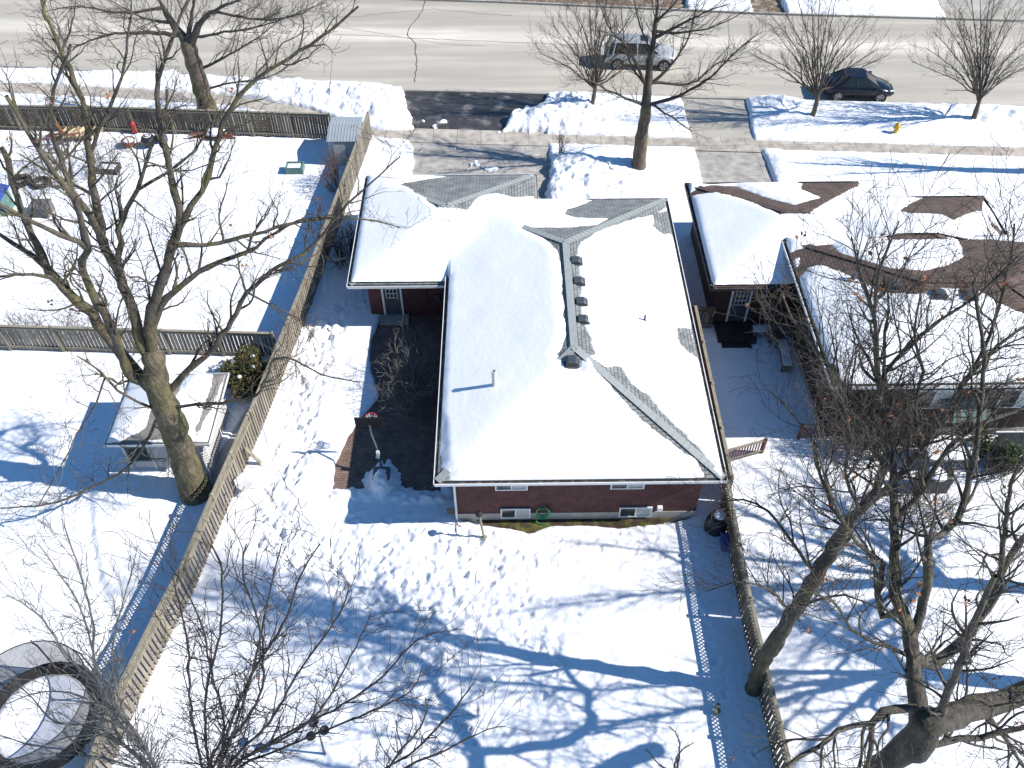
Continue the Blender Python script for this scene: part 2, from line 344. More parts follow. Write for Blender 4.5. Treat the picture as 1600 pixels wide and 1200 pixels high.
def trail(pts, n, w, **k):
    pts = [G(*p) for p in pts]
    seg = [(pts[i], pts[i+1]) for i in range(len(pts)-1)]; Ls = np.array([(b-a).length for a, b in seg]); c = Ls/Ls.sum()
    for i in range(n):
        a, b = seg[rnd.choice(len(seg), p=c)]; p = a.lerp(b, rnd.rand())+Vector((rnd.randn()*w, rnd.randn()*w, 0))
        dents(1, lambda: p.x, lambda _: p.y, **k)
trail([(500, 470), (490, 560), (480, 640), (455, 720), (430, 800), (440, 850)], 200, .42, depth=.10)
trail([(440, 850), (540, 880), (660, 870), (760, 850)], 150, .8, depth=.10)
trail([(560, 900), (640, 1000), (700, 1100), (740, 1200)], 190, 1.1, depth=.10)
trail([(520, 850), (620, 950), (800, 960)], 190, 1.1, depth=.10)
trail([(700, 860), (860, 860), (1080, 830)], 110, .6, depth=.08)
trail([(800, 950), (850, 1000), (870, 1060), (860, 1130)], 60, .4)
trail([(1060, 860), (1110, 1000), (1160, 1190)], 26, .1, depth=.06)
trail([(1170, 530), (1200, 560), (1215, 620)], 60, .35)
trail([(560, 480), (570, 440), (500, 520)], 26, .3)
trail([(1100, 370), (1110, 440)], 30, .3)
trail([(100, 330), (330, 360), (240, 470), (60, 440)], 60, 1.2, depth=.05)
trail([(1240, 960), (1330, 1060), (1300, 1180)], 40, .9, depth=.06)
# beaten path curving through the left garden
for a, b in (((135, 745), (138, 830)), ((138, 830), (150, 900)), ((150, 900), (178, 975)), ((178, 975), (165, 990))):
    pa, pb = G(*a), G(*b); ex, ey = pb.x-pa.x, pb.y-pa.y
    t = np.clip(((X-pa.x)*ex+(Y-pa.y)*ey)/(ex*ex+ey*ey), 0, 1); d = np.hypot(X-pa.x-t*ex, Y-pa.y-t*ey)
    Z = Z-.10*np.exp(-(d/.16)**2)+.03*np.exp(-((d-.36)/.13)**2)
def tramp(poly, amp, soft=.8):
    global Z
    poly = [tuple(G(*p)[:2]) for p in poly]; m_ = (Y > 8) & (Y < 36) & (np.abs(X) < 14); d = sdf(X[m_], Y[m_], poly)
    w = amp*sstep(soft, -soft, d+fbm(X[m_], Y[m_], .7, 2)) if 0 else amp*(1-sstep(-soft, soft, d+fbm(X[m_], Y[m_], .7, 2)))
    x_, y_ = X[m_], Y[m_]; rdg = np.abs(fbm(x_, y_, 2.3, 3)); Z[m_] += w*(1.2*fbm(x_, y_, 3.2, 3)-1.1*(.3-np.minimum(rdg, .3)))
tramp([(470, 500), (520, 480), (530, 560), (500, 660), (470, 760), (440, 860), (390, 860), (420, 740), (450, 620)], .26, .4)
tramp([(430, 810), (540, 800), (720, 830), (850, 850), (840, 930), (760, 1000), (700, 1080), (700, 1200), (560, 1200), (560, 1000), (440, 900)], .13, .9)
jag = np.where(near, .55*fbm(X, Y, 1.3, 4), 0); jag2 = np.where(near, fbm(X, Y, 3.5, 3), 0)
for poly, j in CLEAR:
    x0, x1 = min(p[0] for p in poly)-1.5, max(p[0] for p in poly)+1.5; y0, y1 = min(p[1] for p in poly)-1.5, max(p[1] for p in poly)+1.5
    msk = (X > x0) & (X < x1) & (Y > y0) & (Y < y1); d = np.full(Z.shape, 9.); d[msk] = sdf(X[msk], Y[msk], poly)
    d = d+jag*j*1.3+jag2*j*.5
    k = sstep(-.10, .16, d); Z = Z*k+(-.42)*(1-k)
for bx, by, rx, ry, h in ((-5.05, 21.05, .42, .75, .72), (-5.2, 20.5, 2.2, .32, .38), (-3.6, 20.35, 1.6, .28, .34), (-2.35, 20.9, .28, .7, .3)):
    m_ = (np.abs(X-bx) < 4) & (np.abs(Y-by) < 3); q = ((X[m_]-bx)/rx)**2+((Y[m_]-by)/ry)**2
    Z[m_] = np.maximum(Z[m_], h*np.exp(-q*.8)*(1+.5*fbm(X[m_], Y[m_], 3.5, 3))+.10*fbm(X[m_], Y[m_], 6, 2)-.2+.02)
# snow crumbs left on driveway 1 and its apron
blob = (fbm(X, Y, .8, 4) > .42) & (X > -7) & (X < 4) & (Y > 42.5) & (Y < 51) & (fbm(X, Y, 2.2, 2) > .1); Z = np.where(blob, np.maximum(Z, -.07), Z)
ground = struct(gridmesh('snowy_ground', gx, gy, Z, None, M['snow']))
del X, Y, Z
def sheet(name, poly, z, m):
    b = MB(); b.poly(poly, z); return struct(b.build(name, m))
def grow_poly(poly, d):
    cx = sum(p[0] for p in poly)/len(poly); cy = sum(p[1] for p in poly)/len(poly)
    return [(p[0]+math.copysign(d, p[0]-cx), p[1]+math.copysign(d, p[1]-cy)) for p in poly]
rc = [(x, y-.35) for x, y in CURB]; rf = [(x, y+.35) for x, y in FAR]
def ribbon(name, A_, B_, z, m):             # A_ and B_ left-to-right lines
    xs = sorted(set([p[0] for p in A_]+[p[0] for p in B_])); b = MB()
    vs = [(x, float(lerpline(A_, x)), z) for x in xs]+[(x, float(lerpline(B_, x)), z) for x in xs]; n = len(xs)
    b.add(vs, [(i, i+1, n+i+1, n+i) for i in range(n-1)]); return struct(b.build(name, m))
ribbon('road', CURB, FAR, -.20, M['asphalt'])
def curbstone(name, line, off):
    b = MB()
    L = sorted(line)
    for (x0, y0), (x1, y1) in zip(L[:-1], L[1:]):
        b.beam((x0, y0+off, -.14), (x1, y1+off, -.14), .16, .16)
    return struct(b.build(name, M['concrete']))
curbstone('kerb', CURB, -.05); curbstone('kerb', FAR, .05)
ribbon('pavement', [(x, y-.3) for x, y in WALK_S], [(x, y+.3) for x, y in WALK_N], -.115, M['walk'])
sheet('driveway', grow_poly([(p[0], min(p[1], 45.75)) for p in DRIVE1], .3), -.15, M['drive'])
sheet('driveway', [(10.5, 36.2), (15.2, 36.2), (15.1, 44.2), (10.6, 44.5)], -.145, M['drive'])
sheet('driveway_apron', [(-7.2, 47.2), (3.3, 46.5), (3.3, 50.75), (-7.2, 51.5)], -.16, M['wet'])
sheet('driveway_apron', [(10.6, 45.95), (15.2, 45.6), (15.2, 50.0), (10.6, 50.3)], -.155, M['asphalt'])
sheet('driveway_apron', [(-1.8, 63.85), (13.6, 62.0), (14, 77), (-1.8, 77)], -.19, M['mud'])
sheet('driveway_apron', [(17.2, 61.65), (20.6, 61.2), (20.8, 76), (17.4, 76)], -.185, M['mud']); sheet('driveway_apron', [(30.6, 60.5), (43, 59.1), (43, 79), (30.6, 79)], -.18, M['asphalt'])
sheet('patio', [(-7.4, 20.0), (-2.0, 20.0), (-2.0, 31.0), (-6.6, 31.0), (-7.4, 24)], -.12, M['paver'])
sheet('flower_bed', grow_poly(SOIL, .25), -.06, M['soil'])
sheet('path', grow_poly(PATH, .25), -.10, M['deck'])
# cracks and tar seams in the road
b = MB()
def crack(pts, w):
    P_ = []
    for p, q in zip(pts[:-1], pts[1:]):
        a, c = G(*p, -.19), G(*q, -.19); n = max(2, int((c-a).length/.35))
        for i in range(n): P_.append(a.lerp(c, i/n)+Vector((random.uniform(-.05, .05), random.uniform(-.05, .05), 0)))
    P_.append(G(*pts[-1], -.19))
    for p, q in zip(P_[:-1], P_[1:]):
        n = Vector((-(q-p).y, (q-p).x, 0)).normalized()*w*random.uniform(.35, .6)
        b.add([p-n, q-n, q+n, p+n], [(0, 1, 2, 3)])
crack([(664, 0), (660, 18), (640, 42), (637, 56), (648, 66), (651, 100), (648, 128)], .07)
crack([(500, 26), (560, 26), (605, 20), (680, 14), (760, 22), (800, 24)], .03)
crack([(520, 53), (640, 59), (800, 66), (900, 70), (1080, 78)], .04)
crack([(500, 23), (520, 40), (690, 68), (760, 72)], .02)
M['crack'] = mat('tar seam', (.13, .12, .11), .8, .2, 4)
nt = M['asphalt'].node_tree; N_ = nt.nodes; tc_ = N_.new('ShaderNodeTexCoord'); dt = N_.new('ShaderNodeVectorMath'); dt.operation = 'DOT_PRODUCT'
dt.inputs[1].default_value = (.068, 1, 0); nt.links.new(tc_.outputs['Object'], dt.inputs[0])
nzz = N_.new('ShaderNodeTexNoise'); nzz.inputs['Scale'].default_value = .5; nzz.inputs['Detail'].default_value = 5; nt.links.new(tc_.outputs['Object'], nzz.inputs['Vector'])
ad = N_.new('ShaderNodeMath'); ad.operation = 'MULTIPLY_ADD'; ad.inputs[1].default_value = .8; nt.links.new(nzz.outputs[0], ad.inputs[0]); nt.links.new(dt.outputs['Value'], ad.inputs[2])
cr = N_.new('ShaderNodeValToRGB'); mrr = N_.new('ShaderNodeMapRange'); mrr.inputs[1].default_value = 51; mrr.inputs[2].default_value = 65; nt.links.new(ad.outputs[0], mrr.inputs[0]); nt.links.new(mrr.outputs[0], cr.inputs[0])
el = cr.color_ramp.elements; el[0].position = 0; el[0].color = (.8, .8, .8, 1); el[1].position = 1; el[1].color = (.9, .9, .9, 1)
for p_, v_ in ((.08, .95), (.18, .82), (.30, .98), (.36, .86), (.47, .92), (.53, 1.28), (.60, 1.22), (.64, .95), (.72, .82), (.85, .92), (.92, .8)): e_ = el.new(p_); e_.color = (v_, v_*.985, v_*.96, 1)
vm_ = [n for n in N_ if n.type == 'VECT_MATH' and n.operation == 'SCALE'][0]; m2_ = N_.new('ShaderNodeVectorMath'); m2_.operation = 'MULTIPLY'
nt.links.new(vm_.outputs[0], m2_.inputs[0]); nt.links.new(cr.outputs[0], m2_.inputs[1]); nt.links.new(m2_.outputs[0], N_['Principled BSDF'].inputs['Base Color'])
struct(b.build('road_crack', M['crack']))
# ------------------------------------------------------------------ houses
def hip_z(x, y, h):
    x0, x1, y0, y1, z, s = h
    return z+s*np.minimum(np.minimum(x-x0, x1-x), np.minimum(y-y0, y1-y))
def hip_mesh(b, h, th=.16):
    x0, x1, y0, y1, z, s = h; W = x1-x0; D = y1-y0; r = min(W, D)/2; zt = z+r*s
    c = [(x0, y0), (x1, y0), (x1, y1), (x0, y1)]
    vs = [(x, y, z-th) for x, y in c]+[(x, y, z) for x, y in c]
    if W < D: vs += [(x0+r, y0+r, zt), (x0+r, y1-r, zt)]; fs = [(4, 5, 8), (5, 6, 9, 8), (6, 7, 9), (7, 4, 8, 9)]
    else: vs += [(x0+r, y0+r, zt), (x1-r, y0+r, zt)]; fs = [(4, 5, 9, 8), (5, 6, 9), (6, 7, 8, 9), (7, 4, 8)]
    b.add(vs, fs+[(0, 3, 2, 1), (0, 1, 5, 4), (1, 2, 6, 5), (2, 3, 7, 6), (3, 0, 4, 7)])
    return [Vector(v) for v in vs[4:]]
def caps(b, h):                              # ridge and hip cap strips with shingle laps
    v = hip_mesh(MB(), h); c, rd = v[:4], v[4:]
    x0, x1, y0, y1, z, s = h
    prs = [(rd[0], rd[1])]
    if x1-x0 < y1-y0: prs += [(c[0], rd[0]), (c[1], rd[0]), (c[2], rd[1]), (c[3], rd[1])]
    else: prs += [(c[0], rd[0]), (c[3], rd[0]), (c[1], rd[1]), (c[2], rd[1])]
    for p, q in prs:
        L = (q-p).length
        if L < .3: continue
        n = max(1, int(L/.26)); d = (q-p)/n
        for i in range(n): 
            a = p+d*i+Vector((0, 0, .012)); e = p+d*(i+1.06)+Vector((0, 0, .024)); b.beam(a, e, .3, .018)
def gutters(b, h, only='nsew', w=.12):       # mi 0 = white lip, 1 = dark channel
    x0, x1, y0, y1, z, s = h
    def run(p, q, o):
        p, q, o = Vector(p), Vector(q), Vector(o)
        b.beam(p+o*(w/2)+Vector((0, 0, z-.085)), q+o*(w/2)+Vector((0, 0, z-.085)), w, .05, 1)
        b.beam(p+o*(w+.008)+Vector((0, 0, z-.07)), q+o*(w+.008)+Vector((0, 0, z-.07)), .028, .13, 0)
    if 's' in only: run((x0-.1, y0, 0), (x1+.1, y0, 0), (0, -1, 0))
    if 'n' in only: run((x0-.1, y1, 0), (x1+.1, y1, 0), (0, 1, 0))
    if 'w' in only: run((x0, y0-.1, 0), (x0, y1+.1, 0), (-1, 0, 0))
    if 'e' in only: run((x1, y0-.1, 0), (x1, y1+.1, 0), (1, 0, 0))
def roof_snow(name, hips, bare, parent, T=.13, step=.08, zc=3.6, keepfn=None):
    x0 = min(h[0] for h in hips); x1 = max(h[1] for h in hips); y0 = min(h[2] for h in hips); y1 = max(h[3] for h in hips)
    xs = np.linspace(x0, x1, int((x1-x0)/step)+1); ys = np.linspace(y0, y1, int((y1-y0)/step)+1)
    X, Y = np.meshgrid(xs, ys); zs = np.full(X.shape, -50.); zh = zs.copy(); e = np.full(X.shape, -9.); k = .10
    for h in hips:
        ins = np.minimum(np.minimum(X-h[0], h[1]-X), np.minimum(Y-h[2], h[3]-Y)); hz = hip_z(X, Y, h)
        dx_, dy_ = np.minimum(X-h[0], h[1]-X), np.minimum(Y-h[2], h[3]-Y); rx_ = (h[1]-h[0])/2-dx_; ry_ = (h[3]-h[2])/2-dy_
        soft = .16*np.exp(-np.abs(dx_-dy_)/.5)+.12*np.exp(-np.minimum(rx_, ry_)/.45)*(np.abs(dx_-dy_) > 0); hz = np.where(ins >= -.03, hz-soft*h[5]*np.clip(ins, 0, 1)*.9, -50)
        m_ = np.maximum(zh, hz); zs = np.where((zh > -40) & (hz > -40), m_+k*np.exp(-np.abs(zh-hz)/.14)*.35, m_); zh = m_; e = np.maximum(e, ins)
    jn = .10*fbm(X, Y, 1.7, 4)+.05*fbm(X, Y, 6, 2)
    d = np.full(X.shape, 9.)
    for poly in bare:
        pts = []
        for px in poly:
            z_ = zc
            for _ in range(6):
                g = G(px[0], px[1], z_); zz = max([float(hip_z(g.x, g.y, h)) for h in hips if h[0]-.3 <= g.x <= h[1]+.3 and h[2]-.3 <= g.y <= h[3]+.3] or [z_]); z_ = .5*z_+.5*zz
            pts.append((g.x, g.y))
        d = np.minimum(d, sdf(X, Y, pts))
    d = d+jn
    t = (T+.035)*(.25+.75*sstep(0, .45, d))*sstep(-.03, .06, d)+.03*fbm(X, Y, .6, 3)*sstep(.2, .8, d)
    t = t*(.18+.82*np.sqrt(np.clip((e+.03+.05*fbm(X, Y, 2.5, 3))/.28, 0, 1)))
    Zs = np.where(d > -.03, zs+t, zs-.06); Zs = np.where(e < .02, zh-.03, Zs)
    keep = (e > -.02) & (d > -.16)
    if keepfn is not None: keep &= keepfn(X, Y, Zs)
    return gridmesh(name, xs, ys, Zs, keep, M['roof_snow'], parent)
def window(parent, x0, x1, z0, z1, y, panes=2, frame=.05):      # faces -y, frame proud of the wall at y
    f = MB(); f.box(x0, x1, y-.06, y-.003, z0, z0+frame); f.box(x0, x1, y-.06, y-.003, z1-frame, z1)
    f.box(x0, x0+frame, y-.06, y-.003, z0+frame, z1-frame); f.box(x1-frame, x1, y-.06, y-.003, z0+frame, z1-frame)
    for i in range(1, panes): xx = x0+(x1-x0)*i/panes; f.box(xx-.025, xx+.025, y-.055, y-.003, z0+frame, z1-frame)
    wd = f.build('window', M['white'], parent)
    g = MB()
    for i in range(panes):
        a = x0+(x1-x0)*i/panes; c = x0+(x1-x0)*(i+1)/panes; g.box(a+.03, c-.03, y-.03, y-.012, z0+frame*.8, z1-frame*.8, i % 2)
    g.build('pane', [M['glass'], M['curtain']], wd); return wd
def garden_door(parent, x0, x1, z0, z1, y):
    d = MB(); d.box(x0, x1, y-.03, y-.004, z0, z1); do = d.build('door', M['dgrey'], parent)
    f = MB(); f.box(x0-.09, x0-.002, y-.05, y-.003, z0, z1+.09); f.box(x1+.002, x1+.09, y-.05, y-.003, z0, z1+.09); f.box(x0-.002, x1+.002, y-.05, y-.003, z1+.003, z1+.09)
    f.build('frame', M['white'], do)
    g = MB(); wx0, wx1, wz0, wz1 = x0+.13, x1-.13, z1-.95, z1-.14; g.box(wx0, wx1, y-.036, y-.031, wz0, wz1); g.build('pane', M['glass'], do)
    m = MB()
    for i in range(4): xx = wx0+(wx1-wx0)*i/3; m.box(xx-.014, xx+.014, y-.05, y-.037, wz0-.014, wz1+.014)
    for i in range(4): zz = wz0+(wz1-wz0)*i/3; m.box(wx0-.013, wx1+.013, y-.052, y-.038, zz-.014, zz+.014)
    m.build('glazing_bars', M['white'], do)
    h = MB(); h.lathe((x1-.08, y-.07, z0+1.0), [(.0, -.03), (.035, -.02), (.035, .02), (0, .03)], 10); h.build('handle', M['shed'], do)
    return do
def roof_vent(parent, x, y, z, rz=0, m='dgrey', s=1.):
    b = MB(); w, d, h = .19*s, .21*s, .17*s
    b.box(-w-.06, w+.06, -d-.06, d+.06, -.05, .012)
    vs = []
    prof = [(-w, 0), (-w, h*.75), (-w*.6, h), (w*.6, h), (w, h*.75), (w, 0)]
    for yy, k in ((-d, 1.), (d*.5, 1.), (d, .45)): vs += [(px, yy, pz*k+.012) for px, pz in prof]
    fs = []
    for r in range(2):
        for i in range(5): fs.append((r*6+i, r*6+i+1, (r+1)*6+i+1, (r+1)*6+i))
    fs += [tuple(range(6))[::-1], tuple(range(12, 18))]
    b.add(vs, fs); o = b.build('roof_vent', M[m], parent, bevel=.015*s)
    o.location = (x, y, z); o.rotation_euler = (0, 0, rz)
    g = MB(); g.box(-w*.8, w*.8, -d-.012, -d-.004, .03, h*.8); g.build('grille', M['black'], o)
    return o
# our house
HA = (-2.55, 7.70, 19.0, 35.6, 3.0, .30); HB = (-6.92, 1.45, 29.95, 38.1, 2.72, .30)
house = thing('brick_house', 'red brick bungalow in the middle with grey shingles showing through its roof snow', 'house')
b = MB(); b.box(-2.03, 7.14, 19.4, 35.1, -.4, 2.9); b.box(-6.38, -2.04, 30.96, 37.6, -.4, 2.6); b.box(-2.04, .95, 35.11, 37.6, -.4, 2.6); wall = b.build('wall', M['brick'], house)
b = MB(); b.box(-2.05, 7.16, 19.375, 35.12, -.42, .36); b.build('foundation', M['concrete'], house)
b = MB(); hip_mesh(b, HA); hip_mesh(b, HB); roof = b.build('roof', M['shingle'], house)
for h_ in (HA, HB): b = MB(); caps(b, h_); b.build('ridge_cap', M['shingle_cap'], roof)
b = MB(); gutters(b, HA); gutters(b, HB, 'nsw'); b.beam((1.57, 35.6, 2.64), (1.57, 38.2, 2.64), .03, .13, 1); b.build('gutter', [M['white'], M['gutter']], roof)
BARE = [[(624, 286), (665, 278), (700, 272), (760, 255), (845, 255), (845, 304), (800, 307), (772, 301), (745, 306), (728, 327), (700, 321), (682, 322), (668, 308)],
        [(820, 357), (850, 357), (890, 357), (930, 352), (955, 341), (900, 341), (882, 334), (888, 326), (930, 310), (1045, 300), (1048, 318), (1022, 335), (985, 342), (940, 358), (905, 378),
         (900, 400), (905, 440), (908, 500), (922, 528), (930, 556), (912, 556), (905, 572), (890, 573), (880, 560), (870, 554), (878, 545), (885, 520), (880, 460), (873, 390), (850, 372)],
        [(1022, 335), (1050, 325), (1052, 366), (1035, 366), (1020, 352)],
        [(1058, 512), (1080, 512), (1092, 560), (1075, 550), (1062, 535)],
        [(925, 558), (945, 575), (968, 573), (985, 598), (1012, 618), (1035, 645), (1065, 675), (1095, 705), (1135, 745), (1118, 745), (1085, 715), (1050, 692), (1010, 662), (975, 628), (950, 596), (935, 575)],
        [(680, 756), (680, 700), (686, 660), (688, 690), (690, 730), (702, 742), (697, 756)]]
roof_snow('roof_snow', [HA, HB], BARE, roof)
for px, py in ((903, 409), (907, 441), (911, 473), (914, 501)):
    g = G(px-3, py, 4.4); zz = float(hip_z(g.x, g.y, HA)); g = G(px-3, py, zz); roof_vent(roof, g.x, g.y, float(hip_z(g.x, g.y, HA))+.02, rad(-90), 'dgrey', 1.0)
g = G(893, 566, 4.35); roof_vent(roof, g.x, g.y, float(hip_z(g.x, g.y, HA))+.03, rad(0), 'dgrey', 1.2)
g = G(772, 594, 4.05); zz = float(hip_z(g.x, g.y, HA))
b = MB(); b.lathe((g.x, g.y, zz), [(.12, 0), (.12, .12), (.085, .16), (.085, .86), (.10, .87), (.10, .95), (.06, .95), (.06, .8)], 16); b.build('vent_stack', M['canvas'], roof, smooth=False)
g = G(1008, 494, 4.0); zz = float(hip_z(g.x, g.y, HA))
b = MB(); b.lathe((g.x, g.y, zz), [(.10, .0), (.07, .15), (.045, .18), (.045, .40)], 12); b.build('vent_stack', M['dgrey'], roof)
window(house, -.5, .7, 1.9, 2.5, 19.4); window(house, 3.75, 5.0, 1.9, 2.5, 19.4)
window(house, -.32, .82, .12, .72, 19.375); window(house, 4.2, 5.45, .10, .72, 19.375)
b = MB(); b.box(5.62, 5.82, 19.24, 19.396, .55, .78); b.build('dryer_vent', M['white'], house, bevel=.02)
b = MB(); b.beam((-2.0, 19.36, 2.95), (-2.0, 19.36, .0), .08, .07, up=(0, 1, 0)); b.beam((-2.0, 19.0, 2.93), (-2.0, 19.36, 2.8), .07, .06)
b.beam((-2.0, 19.36, .02), (-1.95, 18.7, -.0), .08, .06, up=(0, 0, 1)); b.build('downspout', M['white'], house)
garden_door(house, -5.68, -4.92, -.02, 1.98, 30.96)
b = MB(); b.box(-5.95, -4.6, 30.3, 30.95, -.2, -.03); b.build('door_step', M['concrete'], house)
b = MB(); b.lathe((-4.45, 30.86, 1.75), [(0, -.02), (.09, 0), (.11, .08), (.05, .12)], 12); b.build('porch_light', M['canvas'], house)
b = MB(); b.tube([(-3.72, 30.92, 2.5), (-3.72, 30.92, .4)], .018, 6); b.tube([(-2.55, 30.9, 1.4), (-2.55, 30.9, .1)], .03, 6); b.box(-3.35, -3.1, 30.86, 30.95, .8, 1.2); b.build('conduit', M['dgrey'], house)
b = MB(); b.box(-2.12, -2.035, 26.3, 26.8, .7, 1.1); b.build('wall_box', M['red'], house)
b = MB(); b.box(-4.6, -.3, 37.603, 37.64, -.15, 2.1); b.build('garage_door', M['white'], house)
# neighbouring house
NA = (9.05, 17.5, 29.55, 37.2, 2.72, .30); NC = (13.5, 23.25, 27.5, 35.9, 2.72, .30); NB = (12.52, 24.6, 22.95, 31.8, 3.55, .30)
nb = thing('brown_brick_house', 'dark brick bungalow on the right with brown shingles half under snow', 'house')
b = MB(); b.box(9.5, 17.0, 30.0, 36.7, -.4, 2.6); b.box(17.01, 22.8, 28, 35.4, -.4, 2.6); b.box(12.98, 24.2, 23.4, 31.4, -.4, 3.4); b.build('wall', M['brick_dark'], nb)
b = MB(); b.box(12.96, 24.22, 23.38, 29.9, -.42, .3); b.build('foundation', M['concrete'], nb)
b = MB(); hip_mesh(b, NA); hip_mesh(b, NC); nroof = b.build('roof', M['shingle_brown'], nb)
b = MB(); hip_mesh(b, NB); nroof2 = b.build('roof', M['shingle_brown'], nb)
b = MB(); gutters(b, NA, 'nsw'); gutters(b, NC, 'ne'); b.build('gutter', [M['dpaint'], M['gutter']], nroof)
b = MB(); gutters(b, NB); b.build('gutter', [M['white'], M['gutter']], nroof2)
for h_ in (NA, NC): b = MB(); caps(b, h_); b.build('ridge_cap', M['shingle_brown'], nroof)
b = MB(); caps(b, NB); b.build('ridge_cap', M['shingle_brown'], nroof2)
NBARE1 = [[(1070, 284), (1110, 287), (1150, 289), (1190, 305), (1240, 320), (1285, 308), (1250, 294), (1253, 284), (1345, 280), (1343, 288), (1300, 307), (1262, 331), (1220, 332), (1170, 312), (1120, 298)],
          [(1408, 328), (1425, 314), (1445, 305), (1540, 305), (1533, 328), (1512, 333), (1488, 341), (1470, 334), (1420, 332)], [(1545, 338), (1575, 370), (1562, 366), (1548, 350)]]
NBARE2 = [[(1215, 378), (1300, 380), (1312, 395), (1345, 408), (1390, 420), (1440, 424), (1480, 415), (1503, 402), (1502, 388), (1496, 370), (1700, 370), (1700, 520), (1600, 490), (1560, 474), (1530, 456), (1500, 450), (1470, 450), (1440, 456), (1400, 458), (1370, 450),
           (1340, 436), (1310, 424), (1285, 415), (1262, 418), (1240, 425), (1236, 416), (1250, 412), (1248, 402), (1225, 393)]]
roof_snow('roof_snow', [NA, NC], NBARE1, nroof, keepfn=lambda X, Y, Z_: ~((X > 12.9) & (X < 24.3) & (Y < 31.45)))
roof_snow('roof_snow', [NB], NBARE2, nroof2, zc=4.3)
for px, py in ((1394, 447), (1466, 462), (1511, 462)):
    g = G(px, py, 4.6); zz = float(hip_z(g.x, g.y, NB)); g = G(px, py, zz); roof_vent(nroof2, g.x, g.y, float(hip_z(g.x, g.y, NB))+.04, 0, 'dgrey', 1.35)
for px, py, hh in ((1331, 441, .4), (1355, 304, .35)):
    H_ = NB if py > 350 else NA; P_ = nroof2 if py > 350 else nroof
    g = G(px, py, 4.0); zz = float(hip_z(g.x, g.y, H_)); b = MB(); b.lathe((g.x, g.y, zz), [(.12, 0), (.1, .16), (.07, .2), (.07, hh), (.1, hh+.02)], 12); b.build('vent_stack', M['dgrey'], P_)
garden_door(nb, 10.2, 10.96, .22, 2.2, 30.0)
b = MB(); b.box(9.6, 11.35, 28.75, 29.99, -.3, .2); b.box(9.75, 11.1, 28.45, 28.745, -.3, .05); b.build('door_step', M['dpaint'], nb)
b = MB(); b.lathe((11.6, 29.9, 1.85), [(0, -.02), (.09, 0), (.11, .08), (.05, .12)], 12); b.build('porch_light', M['canvas'], nb)
for x in (16.2, 19.6): window(nb, x, x+1.5, 1.6, 2.7, 23.4, 2)
# awning with stripes over the neighbour's patio window
b = MB()
for i in range(10):
    x = 17.2+i*.2; b.add([(x, 23.35, 2.2), (x+.2, 23.35, 2.2), (x+.2, 22.6, 1.6), (x, 22.6, 1.6), (x, 23.35, 2.17), (x+.2, 23.35, 2.17), (x+.2, 22.6, 1.57), (x, 22.6, 1.57)],
                      [(3, 2, 1, 0), (4, 5, 6, 7), (0, 4, 7, 3), (1, 2, 6, 5), (2, 3, 7, 6)], i % 2)
b.build('awning', [M['teal'], M['dpaint']], nb)
# ------------------------------------------------------------------ fences
def fence(name, label, pts, h, m, lattice=None, gap=.205, bw=.165, double=True, side=1, top='rail', group=None, post_h=.08):
    t = thing(name, label, 'fence', group, loc=(pts[0][0], pts[0][1], 0)); o0 = Vector((pts[0][0], pts[0][1], 0))
    bd, rl, la = MB(), MB(), MB(); posts = []
    for (x0, y0), (x1, y1) in zip(pts[:-1], pts[1:]):
        a, c = Vector((x0, y0, 0)), Vector((x1, y1, 0)); L = (c-a).length; u = (c-a)/L; n = Vector((u.y, -u.x, 0))*side
        k = max(1, round(L/2.4)); 
        for i in range(k+1): posts.append(a+u*L*i/k)
        nb_ = int(L/gap); ph = h if lattice is None else h-.34
        for i in range(nb_):
            for sgn in ((1, -1) if double else (1,)):
                p = a+u*(i*gap+gap*.5+(gap*.5 if sgn < 0 else 0))+n*sgn*.045
                hh = ph+random.uniform(-.012, .012); tl = u*random.uniform(-.012, .012)
                bd.beam(p+Vector((0, 0, -.25)), p+tl+Vector((0, 0, hh)), bw*(.78 if double else 1), .02, up=n)
        for zz in (.25, ph-.12): rl.beam(a+Vector((0, 0, zz)), c+Vector((0, 0, zz)), .05, .085)
        if top == 'rail' or lattice: rl.beam(a+Vector((0, 0, ph+.03)), c+Vector((0, 0, ph+.03)), .13, .035)
        if lattice:
            n_ = int(L/.13); lh = .28
            for i in range(n_):
                p = a+u*i*.13+Vector((0, 0, ph+.05)); q = p+u*lh
                la.beam(p+n*.008, q+n*.008+Vector((0, 0, lh)), .034, .008, up=n)
                la.beam(q-n*.008, p-n*.008+Vector((0, 0, lh)), .034, .008, up=n)
            rl.beam(a+Vector((0, 0, h+.01)), c+Vector((0, 0, h+.01)), .11, .035)
    for mbb, nm in ((bd, 'boards'), (rl, 'rail'), (la, 'lattice')):
        if mbb.v: o = mbb.build(nm, m if nm == 'boards' else M['rail'], t); o.location = -o0
    seen = []
    for p in posts:
        if any((p-q).length < .4 for q in seen): continue
        seen.append(p); q = MB(); q.box(-.055, .055, -.055, .055, -.3, h+post_h); q.add([(-.07, -.07, h+post_h), (.07, -.07, h+post_h), (.07, .07, h+post_h), (-.07, .07, h+post_h), (0, 0, h+post_h+.06)], [(0, 1, 4), (1, 2, 4), (2, 3, 4), (3, 0, 4), (3, 2, 1, 0)])
        o = q.build('post', M['rail'], t); o.location = p-o0
    return t
fence('board_fence', 'weathered board fence along the left edge of the middle plot', [(-7.82, 46.0), (-9.35, 31.7), (-10.4, 23.6)], 1.55, M['fence'], side=1)
fence('lattice_fence', 'weathered board fence with lattice top running to the bottom left corner', [(-10.45, 23.4), (-11.05, 19.5), (-11.45, 16.6), (-11.9, 14.7), (-12.45, 12.0), (-12.7, 9.6)], 1.6, M['fence'], lattice=1, side=1)
